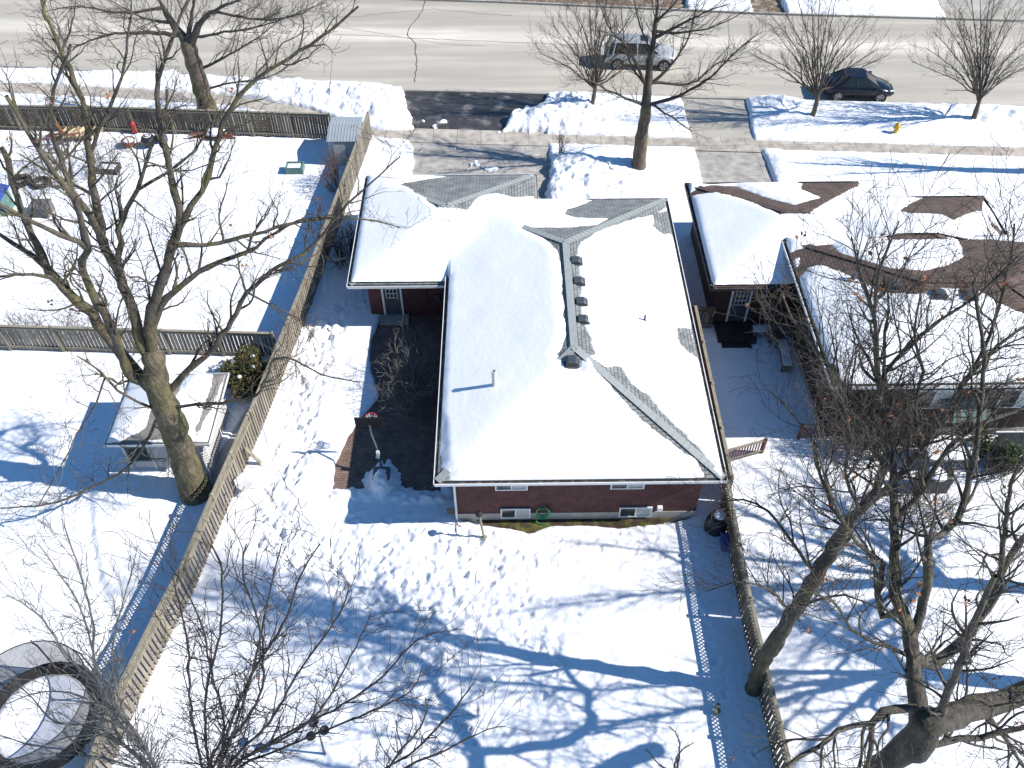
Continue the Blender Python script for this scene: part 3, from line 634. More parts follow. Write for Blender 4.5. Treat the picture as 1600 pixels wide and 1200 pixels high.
fence('board_fence', 'dark shadowed board fence squeezed between the middle house and its right neighbour', [(8.46, 29.6), (8.42, 20.0)], 1.6, M['fence'], side=-1)
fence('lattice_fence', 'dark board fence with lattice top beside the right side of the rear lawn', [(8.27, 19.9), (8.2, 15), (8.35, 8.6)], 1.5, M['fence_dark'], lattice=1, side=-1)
fence('board_fence', 'weathered cross fence behind the big tree between the two left gardens', [(-25, 28.95), (-10.3, 28.15)], 1.5, M['fence'], side=-1, double=False, gap=.17, bw=.14)
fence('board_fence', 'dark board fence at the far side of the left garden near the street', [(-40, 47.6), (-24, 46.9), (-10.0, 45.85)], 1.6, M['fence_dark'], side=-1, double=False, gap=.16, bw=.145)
def gate():
    t = thing('garden_gate', 'dark picket gate closing the passage beside the right neighbour', 'gate', loc=(8.35, 29.75, 0)); b = MB()
    for i in range(9): b.box(.02+i*.125, .10+i*.125, -.03, -.005, 0, 1.35+.04*(i % 2))
    b.build('boards', M['fence_dark'], t); 
    for z in (.3, 1.1): c = MB(); c.beam((0, .02, z), (1.15, .02, z), .04, .08); c.build('rail', M['fence_dark'], t)
gate()
def railing(label, p, q, h, m):
    t = thing('picket_railing', label, 'railing', 'red brown picket railings by the right neighbour', loc=(p[0], p[1], 0)); a = Vector((0, 0, 0)); c = Vector((q[0]-p[0], q[1]-p[1], 0)); u = c.normalized(); n = Vector((u.y, -u.x, 0))
    b = MB(); k = int(c.length/.13)
    for i in range(k): pp = u*(i+.5)*.13; b.beam(pp+Vector((0, 0, -.1)), pp+Vector((0, 0, h)), .05, .03, up=n)
    b.build('pickets', m, t); r = MB(); r.beam(a+Vector((0, 0, h+.02)), c+Vector((0, 0, h+.02)), .1, .035); r.beam(a+n*.04+Vector((0, 0, .2)), c+n*.04+Vector((0, 0, .2)), .04, .06); r.build('rail', M['rail'], t)
    for e in (a, c): s = MB(); s.beam(e+Vector((0, 0, -.2)), e+Vector((0, 0, h+.12)), .1, .1, up=n); s.build('post', m, t)
M['redwood'] = mat('red brown stained wood', (.13, .05, .035), .8, .25, 4, isl=.25)
railing('leaning picket railing attached to the fence right of the middle house', (8.45, 21.85), (10.35, 22.45), .8, M['redwood'])
railing('short picket railing against the neighbour\'s rear corner under the brush', (12.0, 23.15), (13.6, 23.3), .8, M['redwood'])
# ------------------------------------------------------------------ small buildings of the left gardens
def metal_shed():
    t = thing('metal_shed', 'small pale metal garden shed in the corner of the left fences', 'shed', loc=(-8.95, 44.4, 0)); w, d, h = .82, 1.2, 1.55
    b = MB(); b.box(-w, w, -d, d, -.2, h)
    for i in range(9): x = -w+.09+i*.18; b.box(x, x+.05, -d-.015, -d+.01, 0, h-.02)
    b.build('wall', M['shed'], t)
    r = MB(); r.add([(-w-.06, -d-.06, h), (w+.06, -d-.06, h), (w+.06, d+.06, h), (-w-.06, d+.06, h), (-w-.06, .1, h+.22), (w+.06, .1, h+.22)], [(0, 1, 5, 4), (2, 3, 4, 5), (1, 2, 5), (3, 0, 4), (3, 2, 1, 0)])
    for i in range(10): x = -w+.05+i*.17; r.beam((x, -d-.06, h+.012), (x, .1, h+.232), .03, .02); r.beam((x, .1, h+.232), (x, d+.06, h+.012), .03, .02)
    r.build('roof', M['shed'], t); q = MB(); q.box(-.55, .1, -d-.03, -d-.018, .05, 1.4); q.build('door', M['canvas'], t)
metal_shed()
GZ = (-15.45, -11.55, 21.65, 25.25, 2.05, .42)
gz = thing('garden_pavilion', 'pale canvas garden pavilion with snowy hip roof behind the big trunk', 'pavilion')
b = MB(); b.box(-15.1, -11.9, 22.0, 24.95, -.2, 1.9); b.build('wall', M['canvas'], gz)
b = MB(); hip_mesh(b, GZ, .1); gr = b.build('roof', M['wicker'], gz)
b = MB(); gutters(b, GZ, 'nsew', .05); b.build('edge_trim', [M['white'], M['dpaint']], gr)
roof_snow('roof_snow', [GZ], [[(165, 700), (195, 684), (228, 668), (240, 645), (262, 650), (262, 686), (200, 694)], [(330, 560), (352, 565), (352, 590), (322, 655), (305, 690), (310, 655), (330, 600)], [(250, 620), (285, 570), (300, 575), (262, 632)]], gr, .1, .06, 2.3)
b = MB(); b.box(-15.07, -14.2, 21.93, 21.995, .55, 1.6); wd = b.build('window', M['teal'], gz); b = MB(); b.box(-15.0, -14.27, 21.90, 21.925, .65, 1.5); b.build('pane', M['glass'], wd)
for x in (-15.12, -14.15, -11.88): b = MB(); b.tube([(x, 21.96, 0), (x, 21.96, 1.95)], .04, 6); b.build('post', M['white'], gz)
la = MB()
for i in range(9):
    z = i*.15; la.beam((-11.87, 21.4, z), (-11.87, 21.9, z+.5), .025, .012, up=(1, 0, 0)); la.beam((-11.85, 21.9, z), (-11.85, 21.4, z+.5), .025, .012, up=(1, 0, 0))
la.build('trellis', M['white'], gz)
# trampoline
def trampoline():
    c = G(66, 1122, .8); t = thing('trampoline', 'round trampoline with black safety net and snow on its bed', 'trampoline', loc=(c.x, c.y, 0)); R_ = 1.85
    circ = lambda r, z, n=40: [(r*math.cos(2*math.pi*i/n), r*math.sin(2*math.pi*i/n), z) for i in range(n+1)]
    b = MB(); b.tube(circ(R_, .78), .035, 8, cap=False); b.build('frame', M['dpaint'], t)
    p = MB(); n = 40
    for i in range(n):
        a0, a1 = 2*math.pi*i/n, 2*math.pi*(i+1)/n
        p.add([(r*math.cos(a), r*math.sin(a), z) for z in (.80, .84) for r, a in ((R_+.04, a0), (R_+.04, a1), (1.42, a1), (1.42, a0))], [(4, 5, 6, 7), (3, 2, 1, 0), (0, 1, 5, 4), (2, 3, 7, 6)])
    p.build('safety_pad', M['dpaint'], t)
    s = MB(); pr = [(1.46, .81), (1.42, .88), (1.2, .92), (.8, .91), (.3, .90), (.01, .90)]; s.lathe((0, 0, 0), pr, 40); s.build('bed_snow', M['snow'], t, smooth=True)
    tp = MB(); tp.tube(circ(R_+.02, 2.35), .022, 8, cap=False); tp.build('top_ring', M['dpaint'], t)
    for i in range(8):
        a = 2*math.pi*i/8+.2; x, y = math.cos(a), math.sin(a); q = MB(); q.tube([(x*(R_+.12), y*(R_+.12), -.1), (x*(R_+.12), y*(R_+.12), 1.9), (x*(R_+.02), y*(R_+.02), 2.35)], .028, 8); q.build('pole', M['dpaint'], t)
    nt = MB()
    for i in range(n):
        a0, a1 = 2*math.pi*i/n, 2*math.pi*(i+1)/n; nt.add([(R_*math.cos(a0), R_*math.sin(a0), .82), (R_*math.cos(a1), R_*math.sin(a1), .82), (R_*math.cos(a1), R_*math.sin(a1), 2.33), (R_*math.cos(a0), R_*math.sin(a0), 2.33)], [(0, 1, 2, 3)])
    nt.build('safety_net', M['net'], t)
trampoline()
# ------------------------------------------------------------------ cars
def car(name, label, cx, cy, rz, paint, L, W, Hh, suv):
    t = thing(name, label, 'car', loc=(cx, cy, -.2), rz=rz); hl = L/2
    if suv: st = [(-hl, .82, .42, .95), (-hl+.08, .9, .34, 1.02), (-hl+.6, .98, .3, 1.05), (-.6, 1, .28, 1.03), (.7, 1, .28, 1.02), (1.15, 1, .28, 1.0), (hl-.55, .96, .3, .93), (hl-.12, .86, .34, .80), (hl, .72, .42, .66)]
    else: st = [(-hl, .80, .40, .86), (-hl+.08, .88, .32, .97), (-hl+.6, .96, .28, 1.0), (-.6, 1, .25, .93), (.6, 1, .25, .90), (1.05, 1, .25, .90), (hl-.6, .95, .27, .78), (hl-.15, .84, .3, .64), (hl, .68, .38, .52)]
    b = MB(); hw = W/2; n = 10
    for x, k, zb, zt in st:
        w = hw*k
        ring = [(0, zb), (w*.85, zb), (w*.98, zb+.14), (w, (zb+zt)/2), (w*.97, zt-.10), (w*.86, zt-.01), (0, zt+.03)]
        ring += [(-y, z) for y, z in ring[-2:0:-1]]
        b.v += [(x, y, z) for y, z in ring]
    nr = 12
    for i in range(len(st)-1):
        for k in range(nr): b.f.append((i*nr+k, i*nr+(k+1) % nr, (i+1)*nr+(k+1) % nr, (i+1)*nr+k)); b.m.append(0)
    b.f.append(tuple(range(nr))[::-1]); b.f.append(tuple((len(st)-1)*nr+k for k in range(nr))); b.m += [0, 0]
    body = b.build('body', paint, t, smooth=True)
    # cabin: base ring and roof ring
    if suv: bx = (-hl+.18, 1.18); rx = (-hl+.42, .42); zb, zr = 1.0, Hh
    else: bx = (-hl+.45, 1.15); rx = (-.95, .30); zb, zr = .90, Hh
    bw, rw = hw*.9, hw*.70; g = MB(); B_ = []
    for x, w, z in ((bx[0], bw*.9, zb), (bx[0]+.35, bw, zb), (bx[1]-.35, bw, zb), (bx[1], bw*.78, zb-.03)): B_.append((x, w, z))
    T_ = [(rx[0], rw*.86, zr-.05), (rx[0]+.25, rw, zr-.005), (rx[1]-.25, rw, zr-.005), (rx[1], rw*.88, zr-.05)]
    vb = [(x, -w, z) for x, w, z in B_]+[(x, w, z) for x, w, z in B_[::-1]]; vt = [(x, -w, z) for x, w, z in T_]+[(x, w, z) for x, w, z in T_[::-1]]
    g.add(vb+vt, [(i, (i+1) % 8, 8+(i+1) % 8, 8+i) for i in range(8)]+[tuple(range(8, 16))]); g.build('glass', M['carglass'], t)
    r = MB(); vt2 = [(x, y*1.02, z+.006) for x, y, z in vt]; vt3 = [(x*.97, y*.9, zr+.035) for x, y, z in vt]
    r.add(vt2+vt3, [(i, (i+1) % 8, 8+(i+1) % 8, 8+i) for i in range(8)]+[tuple(range(8, 16)), tuple(range(8))[::-1]]); r.build('roof', paint, t, smooth=False)
    if suv:
        q = MB(); q.box(-.1, .75-.4, -.38, .38, zr+.037, zr+.045); q.build('sunroof', M['carglass'], t)
    for i in (0, 3, 4, 7, 1, 6): p = MB(); p.beam(Vector(vb[i])*1.003, Vector(vt[i])*1.003, .07, .05); p.build('pillar', paint, t)
    for s in (-1, 1): p = MB(); p.beam((-.25, s*bw*1.005, zb), (-.3, s*rw*1.01, zr-.02), .08, .04); p.build('pillar', paint, t)
    for s in (-1, 1): p = MB(); p.beam((bx[0]+.3, s*bw*1.0, zb+.0), (bx[1]-.3, s*bw*1.0, zb+.0), .04, .05); p.build('window_trim', paint, t)
    wx = (-hl+.85, hl-.85); wr = .35 if suv else .32
    for x in wx:
        for s in (-1, 1):
            ar = MB(); ar.tube([(x, s*(hw*.80), wr), (x, s*(hw*1.004), wr)], wr+.07, 20); ar.build('wheel_arch', M['black'], t)
            w = MB(); w.tube([(x, s*(hw*.8), wr), (x, s*(hw+.025), wr)], wr, 24); wo = w.build('wheel', M['tyre'], t)
            rm = MB(); rm.tube([(x, s*(hw*.9), wr), (x, s*(hw+.032), wr)], wr*.3, 12)
            for k in range(5): a = 2*math.pi*k/5; rm.beam((x, s*(hw+.03), wr), (x+wr*.66*math.cos(a), s*(hw+.03), wr+wr*.66*math.sin(a)), .09, .012, up=(0, 1, 0))
            rm.tube([(x+wr*.68*math.cos(a), s*(hw+.026), wr+wr*.68*math.sin(a)) for a in [2*math.pi*k/20 for k in range(21)]], .022, 5, cap=False)
            rm.build('rim', M['rim'], wo)
    for s in (-1, 1):
        h = MB(); h.add([(hl-.30, s*hw*.86, .66), (hl-.05, s*hw*.62, .60), (hl-.10, s*hw*.60, .74 if suv else .66), (hl-.42, s*hw*.90, .84 if suv else .75), (hl-.36, s*hw*.78, .62), (hl-.2, s*hw*.6, .58)], [(0, 1, 2, 3), (3, 2, 1, 0)]); 
        h.v = [(x+.03, y*1.06, z+.04) for x, y, z in h.v]; h.build('headlight', M['lamp'], t)
        k = MB(); k.box(-hl-.015, -hl+.2, min(s*hw*.62, s*hw*.9), max(s*hw*.62, s*hw*.9), .72, .92); k.build('tail_light', M['tail'], t, bevel=.02)
        mi = MB(); mi.box(.78, .95, min(s*(hw+.02), s*(hw+.2)), max(s*(hw+.02), s*(hw+.2)), zb, zb+.14); mi.build('mirror', paint, t, bevel=.03)
        dh = MB(); dh.box(.05, .2, min(s*hw, s*(hw+.03)), max(s*hw, s*(hw+.03)), .78, .81); dh.box(-.95, -.8, min(s*hw, s*(hw+.03)), max(s*hw, s*(hw+.03)), .78, .81); dh.build('door_handle', paint, t)
    gr_ = MB(); gr_.box(hl-.03, hl+.015, -.4, .4, .44, .58); gr_.build('grille', M['black'], t)
    return t
car('parked_suv', 'silver SUV on the road behind the tall street tree', 8.83, 54.75, rad(-4.2), M['silver'], 4.68, 1.84, 1.68, True)
car('parked_car', 'dark navy hatchback parked at the near kerb beside a small tree', 21.8, 50.62, rad(-4.4), M['navy'], 4.25, 1.76, 1.44, False)
# ------------------------------------------------------------------ objects
g0 = G(1399, 207)
t = thing('fire_hydrant', 'yellow fire hydrant standing in the snow of the verge', 'hydrant', loc=(g0.x, g0.y, 0))
b = MB(); b.lathe((0, 0, -.2), [(.16, 0), (.16, .05), (.12, .07), (.12, .62), (.15, .64), (.15, .68), (.12, .72), (.09, .80), (.03, .84), (.03, .88)], 16); b.build('barrel', M['yellow'], t)
for s, nm in ((-1, 'nozzle'), (1, 'nozzle')): b = MB(); b.tube([(0, 0, .34), (s*.2, 0, .34)], .055, 10); b.tube([(s*.2, 0, .34), (s*.22, 0, .34)], .07, 6); b.build(nm, M['yellow'], t)
b = MB(); b.tube([(0, 0, .3), (0, -.22, .3)], .075, 12); b.build('pumper_nozzle', M['yellow'], t)
# hose
hc = A(848, 799, 19.33); b = MB()
for k in range(5):
    r1, r2 = .21+.018*k, .29+.018*k; b.tube([(hc.x+r1*math.cos(a)+.02*math.sin(k*2), 19.33-.02*k, hc.z+r2*math.sin(a)-.01*k) for a in [2*math.pi*i/28 for i in range(29)]], .016, 6, cap=False)
b.tube([(hc.x-.2, 19.28, hc.z-.2), (hc.x-.24, 19.2, .05), (hc.x-.1, 19.15, -.02), (hc.x+.1, 19.1, 0)], .016, 6)
tag(b.build('garden_hose', M['green']), 'coiled green garden hose hanging on the rear brick wall', 'hose')
# leaning lamp post in rear snow
t = thing('garden_post', 'pale post with black lantern head standing in snow behind the house', 'post', loc=(G(757, 840).x, G(757, 840).y, 0))
b = MB(); b.tube([(0, 0, -.2), (-.15, .03, 1.45)], .045, 8); b.tube([(0, 0, -.1), (0, 0, .05)], .1, 10); b.build('pole', M['rail'], t)
b = MB(); b.lathe((-.155, .03, 1.45), [(.05, 0), (.13, .03), (.15, .10), (.10, .17), (.02, .2)], 14); b.build('lantern', M['black'], t)
# black snow shovel by the downspout
c_ = G(717, 822); tp_ = A(705, 800, 19.22)-c_
t = thing('snow_shovel', 'black snow shovel propped blade up by the white downspout at the house corner', 'shovel', loc=c_)
b = MB(); b.tube([(0, 0, -.05), tuple(tp_)], .022, 6); b.tube([(-.09, 0, .0), (.09, 0, .0)], .022, 6); b.build('handle', M['black'], t)
b = MB(); b.beam(tp_-Vector((0, 0, .12)), tp_+Vector((-.03, .03, .16)), .3, .03, up=(0, 1, 0)); b.build('blade', M['black'], t)
# basketball hoop
hb = G(597, 748)
t = thing('basketball_hoop', 'portable basketball hoop on the patio with its base buried in snow', 'basketball hoop', loc=(hb.x, hb.y, 0))
b = MB(); b.box(-.34, .34, -.36, .36, -.15, .40); b.build('base', M['bench'], t, bevel=.1)
bz = A(577, 662, hb.y+1.15); bl_ = bz-Vector((hb.x, hb.y, 0))
b = MB(); b.tube([(-.02, .35, .3), (-.12, .55, 1.3), (bl_.x+.05, bl_.y-.22, bl_.z-.35), (bl_.x, bl_.y-.02, bl_.z-.05)], .04, 8); b.build('pole', M['dgrey'], t)
b = MB(); b.box(-.14, -.02, .36, .5, .85, 1.2); b.build('height_adjuster', M['canvas'], t)
b = MB()
for i in range(13): x = -.54+i*.09; b.beam((bl_.x+x, bl_.y, bl_.z-.33), (bl_.x+x, bl_.y, bl_.z+.33), .018, .02, up=(0, 1, 0))
for i in range(8): z = -.33+i*.094; b.beam((bl_.x-.55, bl_.y-.012, bl_.z+z), (bl_.x+.55, bl_.y-.012, bl_.z+z), .018, .02, up=(0, 1, 0))
b.box(bl_.x-.56, bl_.x+.56, bl_.y+.012, bl_.y+.03, bl_.z-.36, bl_.z+.36); b.build('backboard', M['black'], t)
rc_ = (bl_.x+.04, bl_.y+.33, bl_.z-.2); b = MB(); b.tube([(rc_[0]+.23*math.cos(a), rc_[1]+.23*math.sin(a), rc_[2]+.2) for a in [2*math.pi*i/20 for i in range(21)]], .018, 6, cap=False); b.build('rim', M['red'], t)
b = MB()
for i in range(12):
    a = 2*math.pi*i/12; c2_ = a+.5; b.tube([(rc_[0]+.23*math.cos(a), rc_[1]+.23*math.sin(a), rc_[2]+.2), (rc_[0]+.14*math.cos(c2_), rc_[1]+.14*math.sin(c2_), rc_[2]-.15)], .009, 4)
    b.tube([(rc_[0]+.23*math.cos(a), rc_[1]+.23*math.sin(a), rc_[2]+.2), (rc_[0]+.14*math.cos(a-.5), rc_[1]+.14*math.sin(a-.5), rc_[2]-.15)], .009, 4)
b.build('net', M['white'], t)
# composter and blue bin by the right fence
c_ = G(1123, 824)
t = thing('composter', 'black composter with a snow-capped lid beside the right fence', 'composter', loc=(c_.x-.15, c_.y, 0))
b = MB(); b.lathe((0, 0, -.1), [(.42, 0), (.40, .5), (.33, .8), (.26, .86)], 20); b.build('body', M['black'], t, smooth=False)
b = MB(); b.lathe((0, 0, .76), [(.27, 0), (.27, .04), (.2, .08), (.02, .09)], 20); b.build('lid', M['black'], t)
b = MB(); b.lathe((.05, .0, .82), [(.22, 0), (.22, .05), (.15, .10), (.02, .12)], 20); b.build('lid_snow', M['snow'], t, smooth=True)
c_ = G(1139, 852); b = MB(); b.box(-.22, .22, -.28, .28, -.1, .38); b.box(-.25, .25, -.31, .31, .36, .42)
o = tag(b.build('storage_bin', M['blue'], bevel=.02), 'blue plastic bin half hidden against the right fence', 'bin'); o.location = (c_.x-.1, c_.y, 0)
# garden spinner
c_ = G(508, 1178)
t = thing('garden_spinner', 'black three-cup garden spinner on a pole in the rear lawn', 'garden ornament', loc=(c_.x, c_.y, 0))
top = A(496, 1135, c_.y+.02)-c_; b = MB(); b.tube([(0, 0, -.2), (0, 0, .3), tuple(top)], [.06, .035, .02], 8); b.build('pole', M['dgrey'], t)
for k, (px, py) in enumerate(((490, 1130), (507, 1142), (486, 1151))):
    e = A(px, py, c_.y+.02+(.1, -.05, 0)[k])-c_; b = MB(); b.tube([tuple(top), tuple(e)], .015, 6); b.lathe((e.x, e.y, e.z-.05), [(.02, 0), (.12, .02), (.155, .09), (.155, .11), (.11, .10), (.02, .05)], 16); b.build('cup', M['black'], t)
c_ = G(1119, 1114)
b = MB(); b.lathe((0, 0, -.1), [(.09, 0), (.09, .3), (.11, .31), (.11, .36), (.03, .37)], 12); b.lathe((.02, .1, .2), [(.07, 0), (.07, .2), (.02, .22)], 12)
o = tag(b.build('pipe_stub', M['rail']), 'short capped pipe stub poking from the snow near the right fence', 'pipe'); o.location = c_
# small folding chair and table near left fence
def chair(px, py, label, m, rz):
    c_ = G(px, py); t = thing('garden_chair', label, 'chair', loc=(c_.x, c_.y, 0), rz=rz)
    b = MB(); b.box(-.24, .24, -.22, .22, .38, .41); b.build('seat', m, t)
    b = MB(); b.box(-.24, .24, .2, .23, .5, .85); b.build('backrest', m, t)
    for x in (-.22, .22):
        for y in (-.2, .21): b = MB(); b.tube([(x, y, -.1), (x, y, .85 if y > 0 else .4)], .014, 6); b.build('leg', m, t)
t = thing('loose_plank', 'loose brown plank propped against the left fence opposite the pavilion', 'plank'); b = MB(); b.beam(G(383, 700, 1.0), G(408, 724, .03), .16, .04); b.build('board', M['rail'], t)
chair(386, 768, 'white slim chair standing in snow by the left fence', M['canvas'], 1.0)
t = thing('metal_stand', 'thin metal frame standing in the snow beside the left fence', 'stand', loc=G(418, 690)); b = MB()
for p, q in (((0, 0, 0), (0, 0, 1.1)), ((.5, -1.3, 0), (.5, -1.3, 1.1)), ((0, 0, 1.1), (.5, -1.3, 1.1)), ((-.5, -.3, 0), (0, 0, 1.1)), ((0, -1.5, 0), (.5, -1.3, 1.1))): b.tube([p, q], .012, 6)
b.build('bars', M['shed'], t)
# benches in the neighbour's side yard
def bench(cx, cy, L, rz, label):
    t = thing('garden_bench', label, 'bench', 'snow-dusted benches in the shaded side yard', loc=(cx, cy, 0), rz=rz)
    b = MB(); b.box(-L/2, L/2, -.24, .24, .38, .44); b.build('seat', M['bench'], t)
    for x in (-L/2+.1, L/2-.1): b = MB(); b.box(x-.04, x+.04, -.22, .22, -.2, .379); b.build('leg', M['bench'], t)
    b = MB(); b.box(-L/2+.03, L/2-.06, -.2, .2, .441, .50); b.build('seat_snow', M['snow'], t, bevel=.025)
bench(11.85, 29.2, 1.3, 0, 'snow-dusted bench beside the neighbour\'s back door'); bench(12.35, 27.7, 1.7, rad(86), 'snow-dusted bench along the neighbour\'s side wall')
# left garden clutter
def on(px, py, z=0): g = G(px, py, z); return g
t = thing('fire_pit', 'red and rusty pail with snow inside near the far left fence', 'pail', loc=on(203, 228)); b = MB(); b.lathe((0, 0, -.1), [(.24, 0), (.38, .5), (.40, .5), (.36, .46), (.34, .45)], 18); b.build('bowl', M['wood_red'], t)
b = MB(); b.lathe((0, 0, .35), [(.33, 0), (.25, .07), (.02, .1)], 18); b.build('bowl_snow', M['snow'], t, smooth=True)
o = on(212, 208); b = MB(); b.box(-.12, .12, -.1, .1, 0, .55); b.lathe((0, 0, .55), [(.12, 0), (.15, .1), (.02, .25)], 10); q = tag(b.build('garden_gnome_post', M['red'], bevel=.02), 'small red marker post behind the rusty pail', 'post'); q.location = o
t = thing('kettle_grill', 'dark round grill with snow on its lid right of the rusty pail', 'grill', loc=on(235, 228)); b = MB(); b.lathe((0, 0, .05), [(.1, 0), (.38, .2), (.42, .4), (.35, .55), (.15, .65)], 18); b.build('kettle', M['black'], t)
b = MB(); b.lathe((0, 0, .6), [(.3, 0), (.2, .08), (.02, .12)], 16); b.build('lid_snow', M['snow'], t, smooth=True)
for k in range(3): a = k*2.1; b = MB(); b.tube([(.3*math.cos(a), .3*math.sin(a), -.15), (.15*math.cos(a), .15*math.sin(a), .2)], .02, 6); b.build('leg', M['black'], t)
o = on(254, 222); b = MB(); b.box(-.3, .3, -.22, .22, 0, .35); q = tag(b.build('cooler_box', M['blue'], bevel=.03), 'blue box beside the round grill', 'box'); q.location = o
def frame_box(px, py, w, d, h, label, m, name, cat):
    c_ = on(px, py); t = thing(name, label, cat, loc=c_, rz=random.uniform(-.1, .1)); b = MB()
    b.box(-w, w, -d, -d+.06, -.1, h); b.box(-w, w, d-.06, d, -.1, h); b.box(-w, -w+.06, -d+.061, d-.061, -.1, h); b.box(w-.06, w, -d+.061, d-.061, -.1, h); b.build('frame', m, t)
    s = MB(); s.box(-w+.07, w-.07, -d+.07, d-.07, -.1, h-.08); s.build('snow_fill', M['snow'], t, bevel=.03)
frame_box(172, 267, .55, .38, .35, 'dark open crate filled with snow in the left garden', M['dpaint'], 'crate', 'crate')
frame_box(462, 267, .48, .34, .4, 'green slatted chest with snow near the metal shed', M['teal'], 'garden_chest', 'chest')
t = thing('stacked_logs', 'pile of pale split logs and rusty boards by the far left fence', 'log pile', loc=on(118, 215))
b = MB()
for i in range(7):
    x = -.9+i*.33; b.tube([(x, -.4, .2+.1*(i % 2)), (x+.45, .5, .35)], .13, 8)
b.build('logs', M['wood_pale'], t); b = MB()
for i in range(8): b.beam((random.uniform(-2, 0), random.uniform(-1, .3), random.uniform(.1, .5)), (random.uniform(-1, 1.3), random.uniform(-1.3, .4), random.uniform(.1, .9)), .14, .05)
b.build('boards', M['wood_red'], t)
t = thing('lumber_pile', 'snowy bundle of brown branches by the far fence below the leaning tree', 'lumber pile', loc=on(335, 212))
b = MB()
for i in range(16): a = random.uniform(-.3, .3); b.tube([(random.uniform(-1.4, -.4), random.uniform(-.5, .4), random.uniform(.0, .35)), (random.uniform(.4, 1.4), random.uniform(-.5, .4)+a, random.uniform(.05, .5))], .05, 6)
b.build('logs', M['wood_red'], t); b = MB(); b.lathe((.2, .1, .3), [(.7, 0), (.6, .12), (.3, .2), (.02, .22)], 14); b.build('pile_snow', M['snow'], t, smooth=True)
t = thing('slatted_pallet', 'small pale pallet leaning at the far left fence', 'pallet', loc=on(408, 208)); b = MB()
for i in range(5): b.box(-.45, .45, .0, .03, .05+i*.17, .16+i*.17)
b.build('slats', M['wood_red'], t); b = MB(); b.box(-.44, -.36, -.04, -.002, 0, .9); b.box(.36, .44, -.04, -.002, 0, .9); b.build('batten', M['canvas'], t)
t = thing('playhouse', 'green and tan toy house with a bright blue roof at the left edge', 'playhouse', loc=on(2, 330)); b = MB(); b.box(-.9, .55, -.5, .6, -.1, 1.1); b.build('wall', M['teal'], t)
b = MB(); b.add([(-1, -.65, 1.1), (.65, -.65, 1.1), (.65, .75, 1.1), (-1, .75, 1.1), (-1, .05, 1.75), (.65, .05, 1.75)], [(0, 1, 5, 4), (2, 3, 4, 5), (1, 2, 5), (3, 0, 4), (3, 2, 1, 0)]); b.build('roof', M['blue'], t)
b = MB(); b.box(-.3, .2, -.53, -.503, 0, .8); b.build('door', M['wood_pale'], t)
for px, py, lb in ((35, 285, 'black tyre-like planter left of the other in the left garden'), (65, 288, 'black snow-ringed planter beside the tree limbs in the left garden')):
    b = MB(); b.tube([(.42*math.cos(a), .42*math.sin(a), .12) for a in [2*math.pi*i/24 for i in range(25)]], .14, 8, cap=False); q = tag(b.build('round_planter', M['tyre'], smooth=True), lb, 'planter', 'round black planters'); q.location = on(px, py)
t = thing('swing_frame', 'slate grey low box with a pale toy beside it in the left garden', 'storage box', loc=on(68, 333)); b = MB(); b.box(-.45, .45, -.4, .4, -.1, .55); b.build('body', M['bench'], t, bevel=.02); b = MB(); b.box(-.5, .5, -.45, .45, .551, .62); b.build('lid', M['bench'], t, bevel=.02)
# patio furniture of right neighbour
t = thing('patio_table', 'snow covered patio table behind the dark brick house on the right', 'table', loc=(17.6, 21.9, 0)); b = MB(); b.box(-1.0, 1.0, -.55, .55, .68, .73); b.build('top', M['bench'], t)
for x in (-.9, .9):
    for y in (-.45, .45): b = MB(); b.box(x-.03, x+.03, y-.03, y+.03, -.1, .679); b.build('leg', M['bench'], t)
b = MB(); b.box(-.98, .98, -.53, .53, .731, .85); b.build('top_snow', M['snow'], t, bevel=.05)
t = thing('glass_cold_frame', 'dark greenhouse cold frame with a pale edge at the right margin', 'cold frame', loc=(20.6, 22.1, 0)); b = MB(); b.box(-.9, .9, -.5, .5, -.1, .7); b.build('box', M['dgrey'], t); b = MB(); b.box(-.95, .95, -.56, -.5, .7, .76); b.box(-.95, .95, .5, .56, .9, .96); b.build('frame', M['white'], t)
b = MB(); b.add([(-.93, -.5, .72), (.93, -.5, .72), (.93, .5, .92), (-.93, .5, .92)], [(0, 1, 2, 3)]); b.build('lid', M['glass'], t)
t = thing('covered_grill', 'black covered barbecue standing below the snow covered table', 'barbecue', loc=(16.6, 20.6, 0)); b = MB(); b.box(-.65, .65, -.3, .3, -.1, .95); b.build('cover', M['black'], t, bevel=.12); b = MB(); b.lathe((0, 0, .93), [(.4, 0), (.3, .06), (.02, .1)], 16); b.build('cover_snow', M['snow'], t, smooth=True)
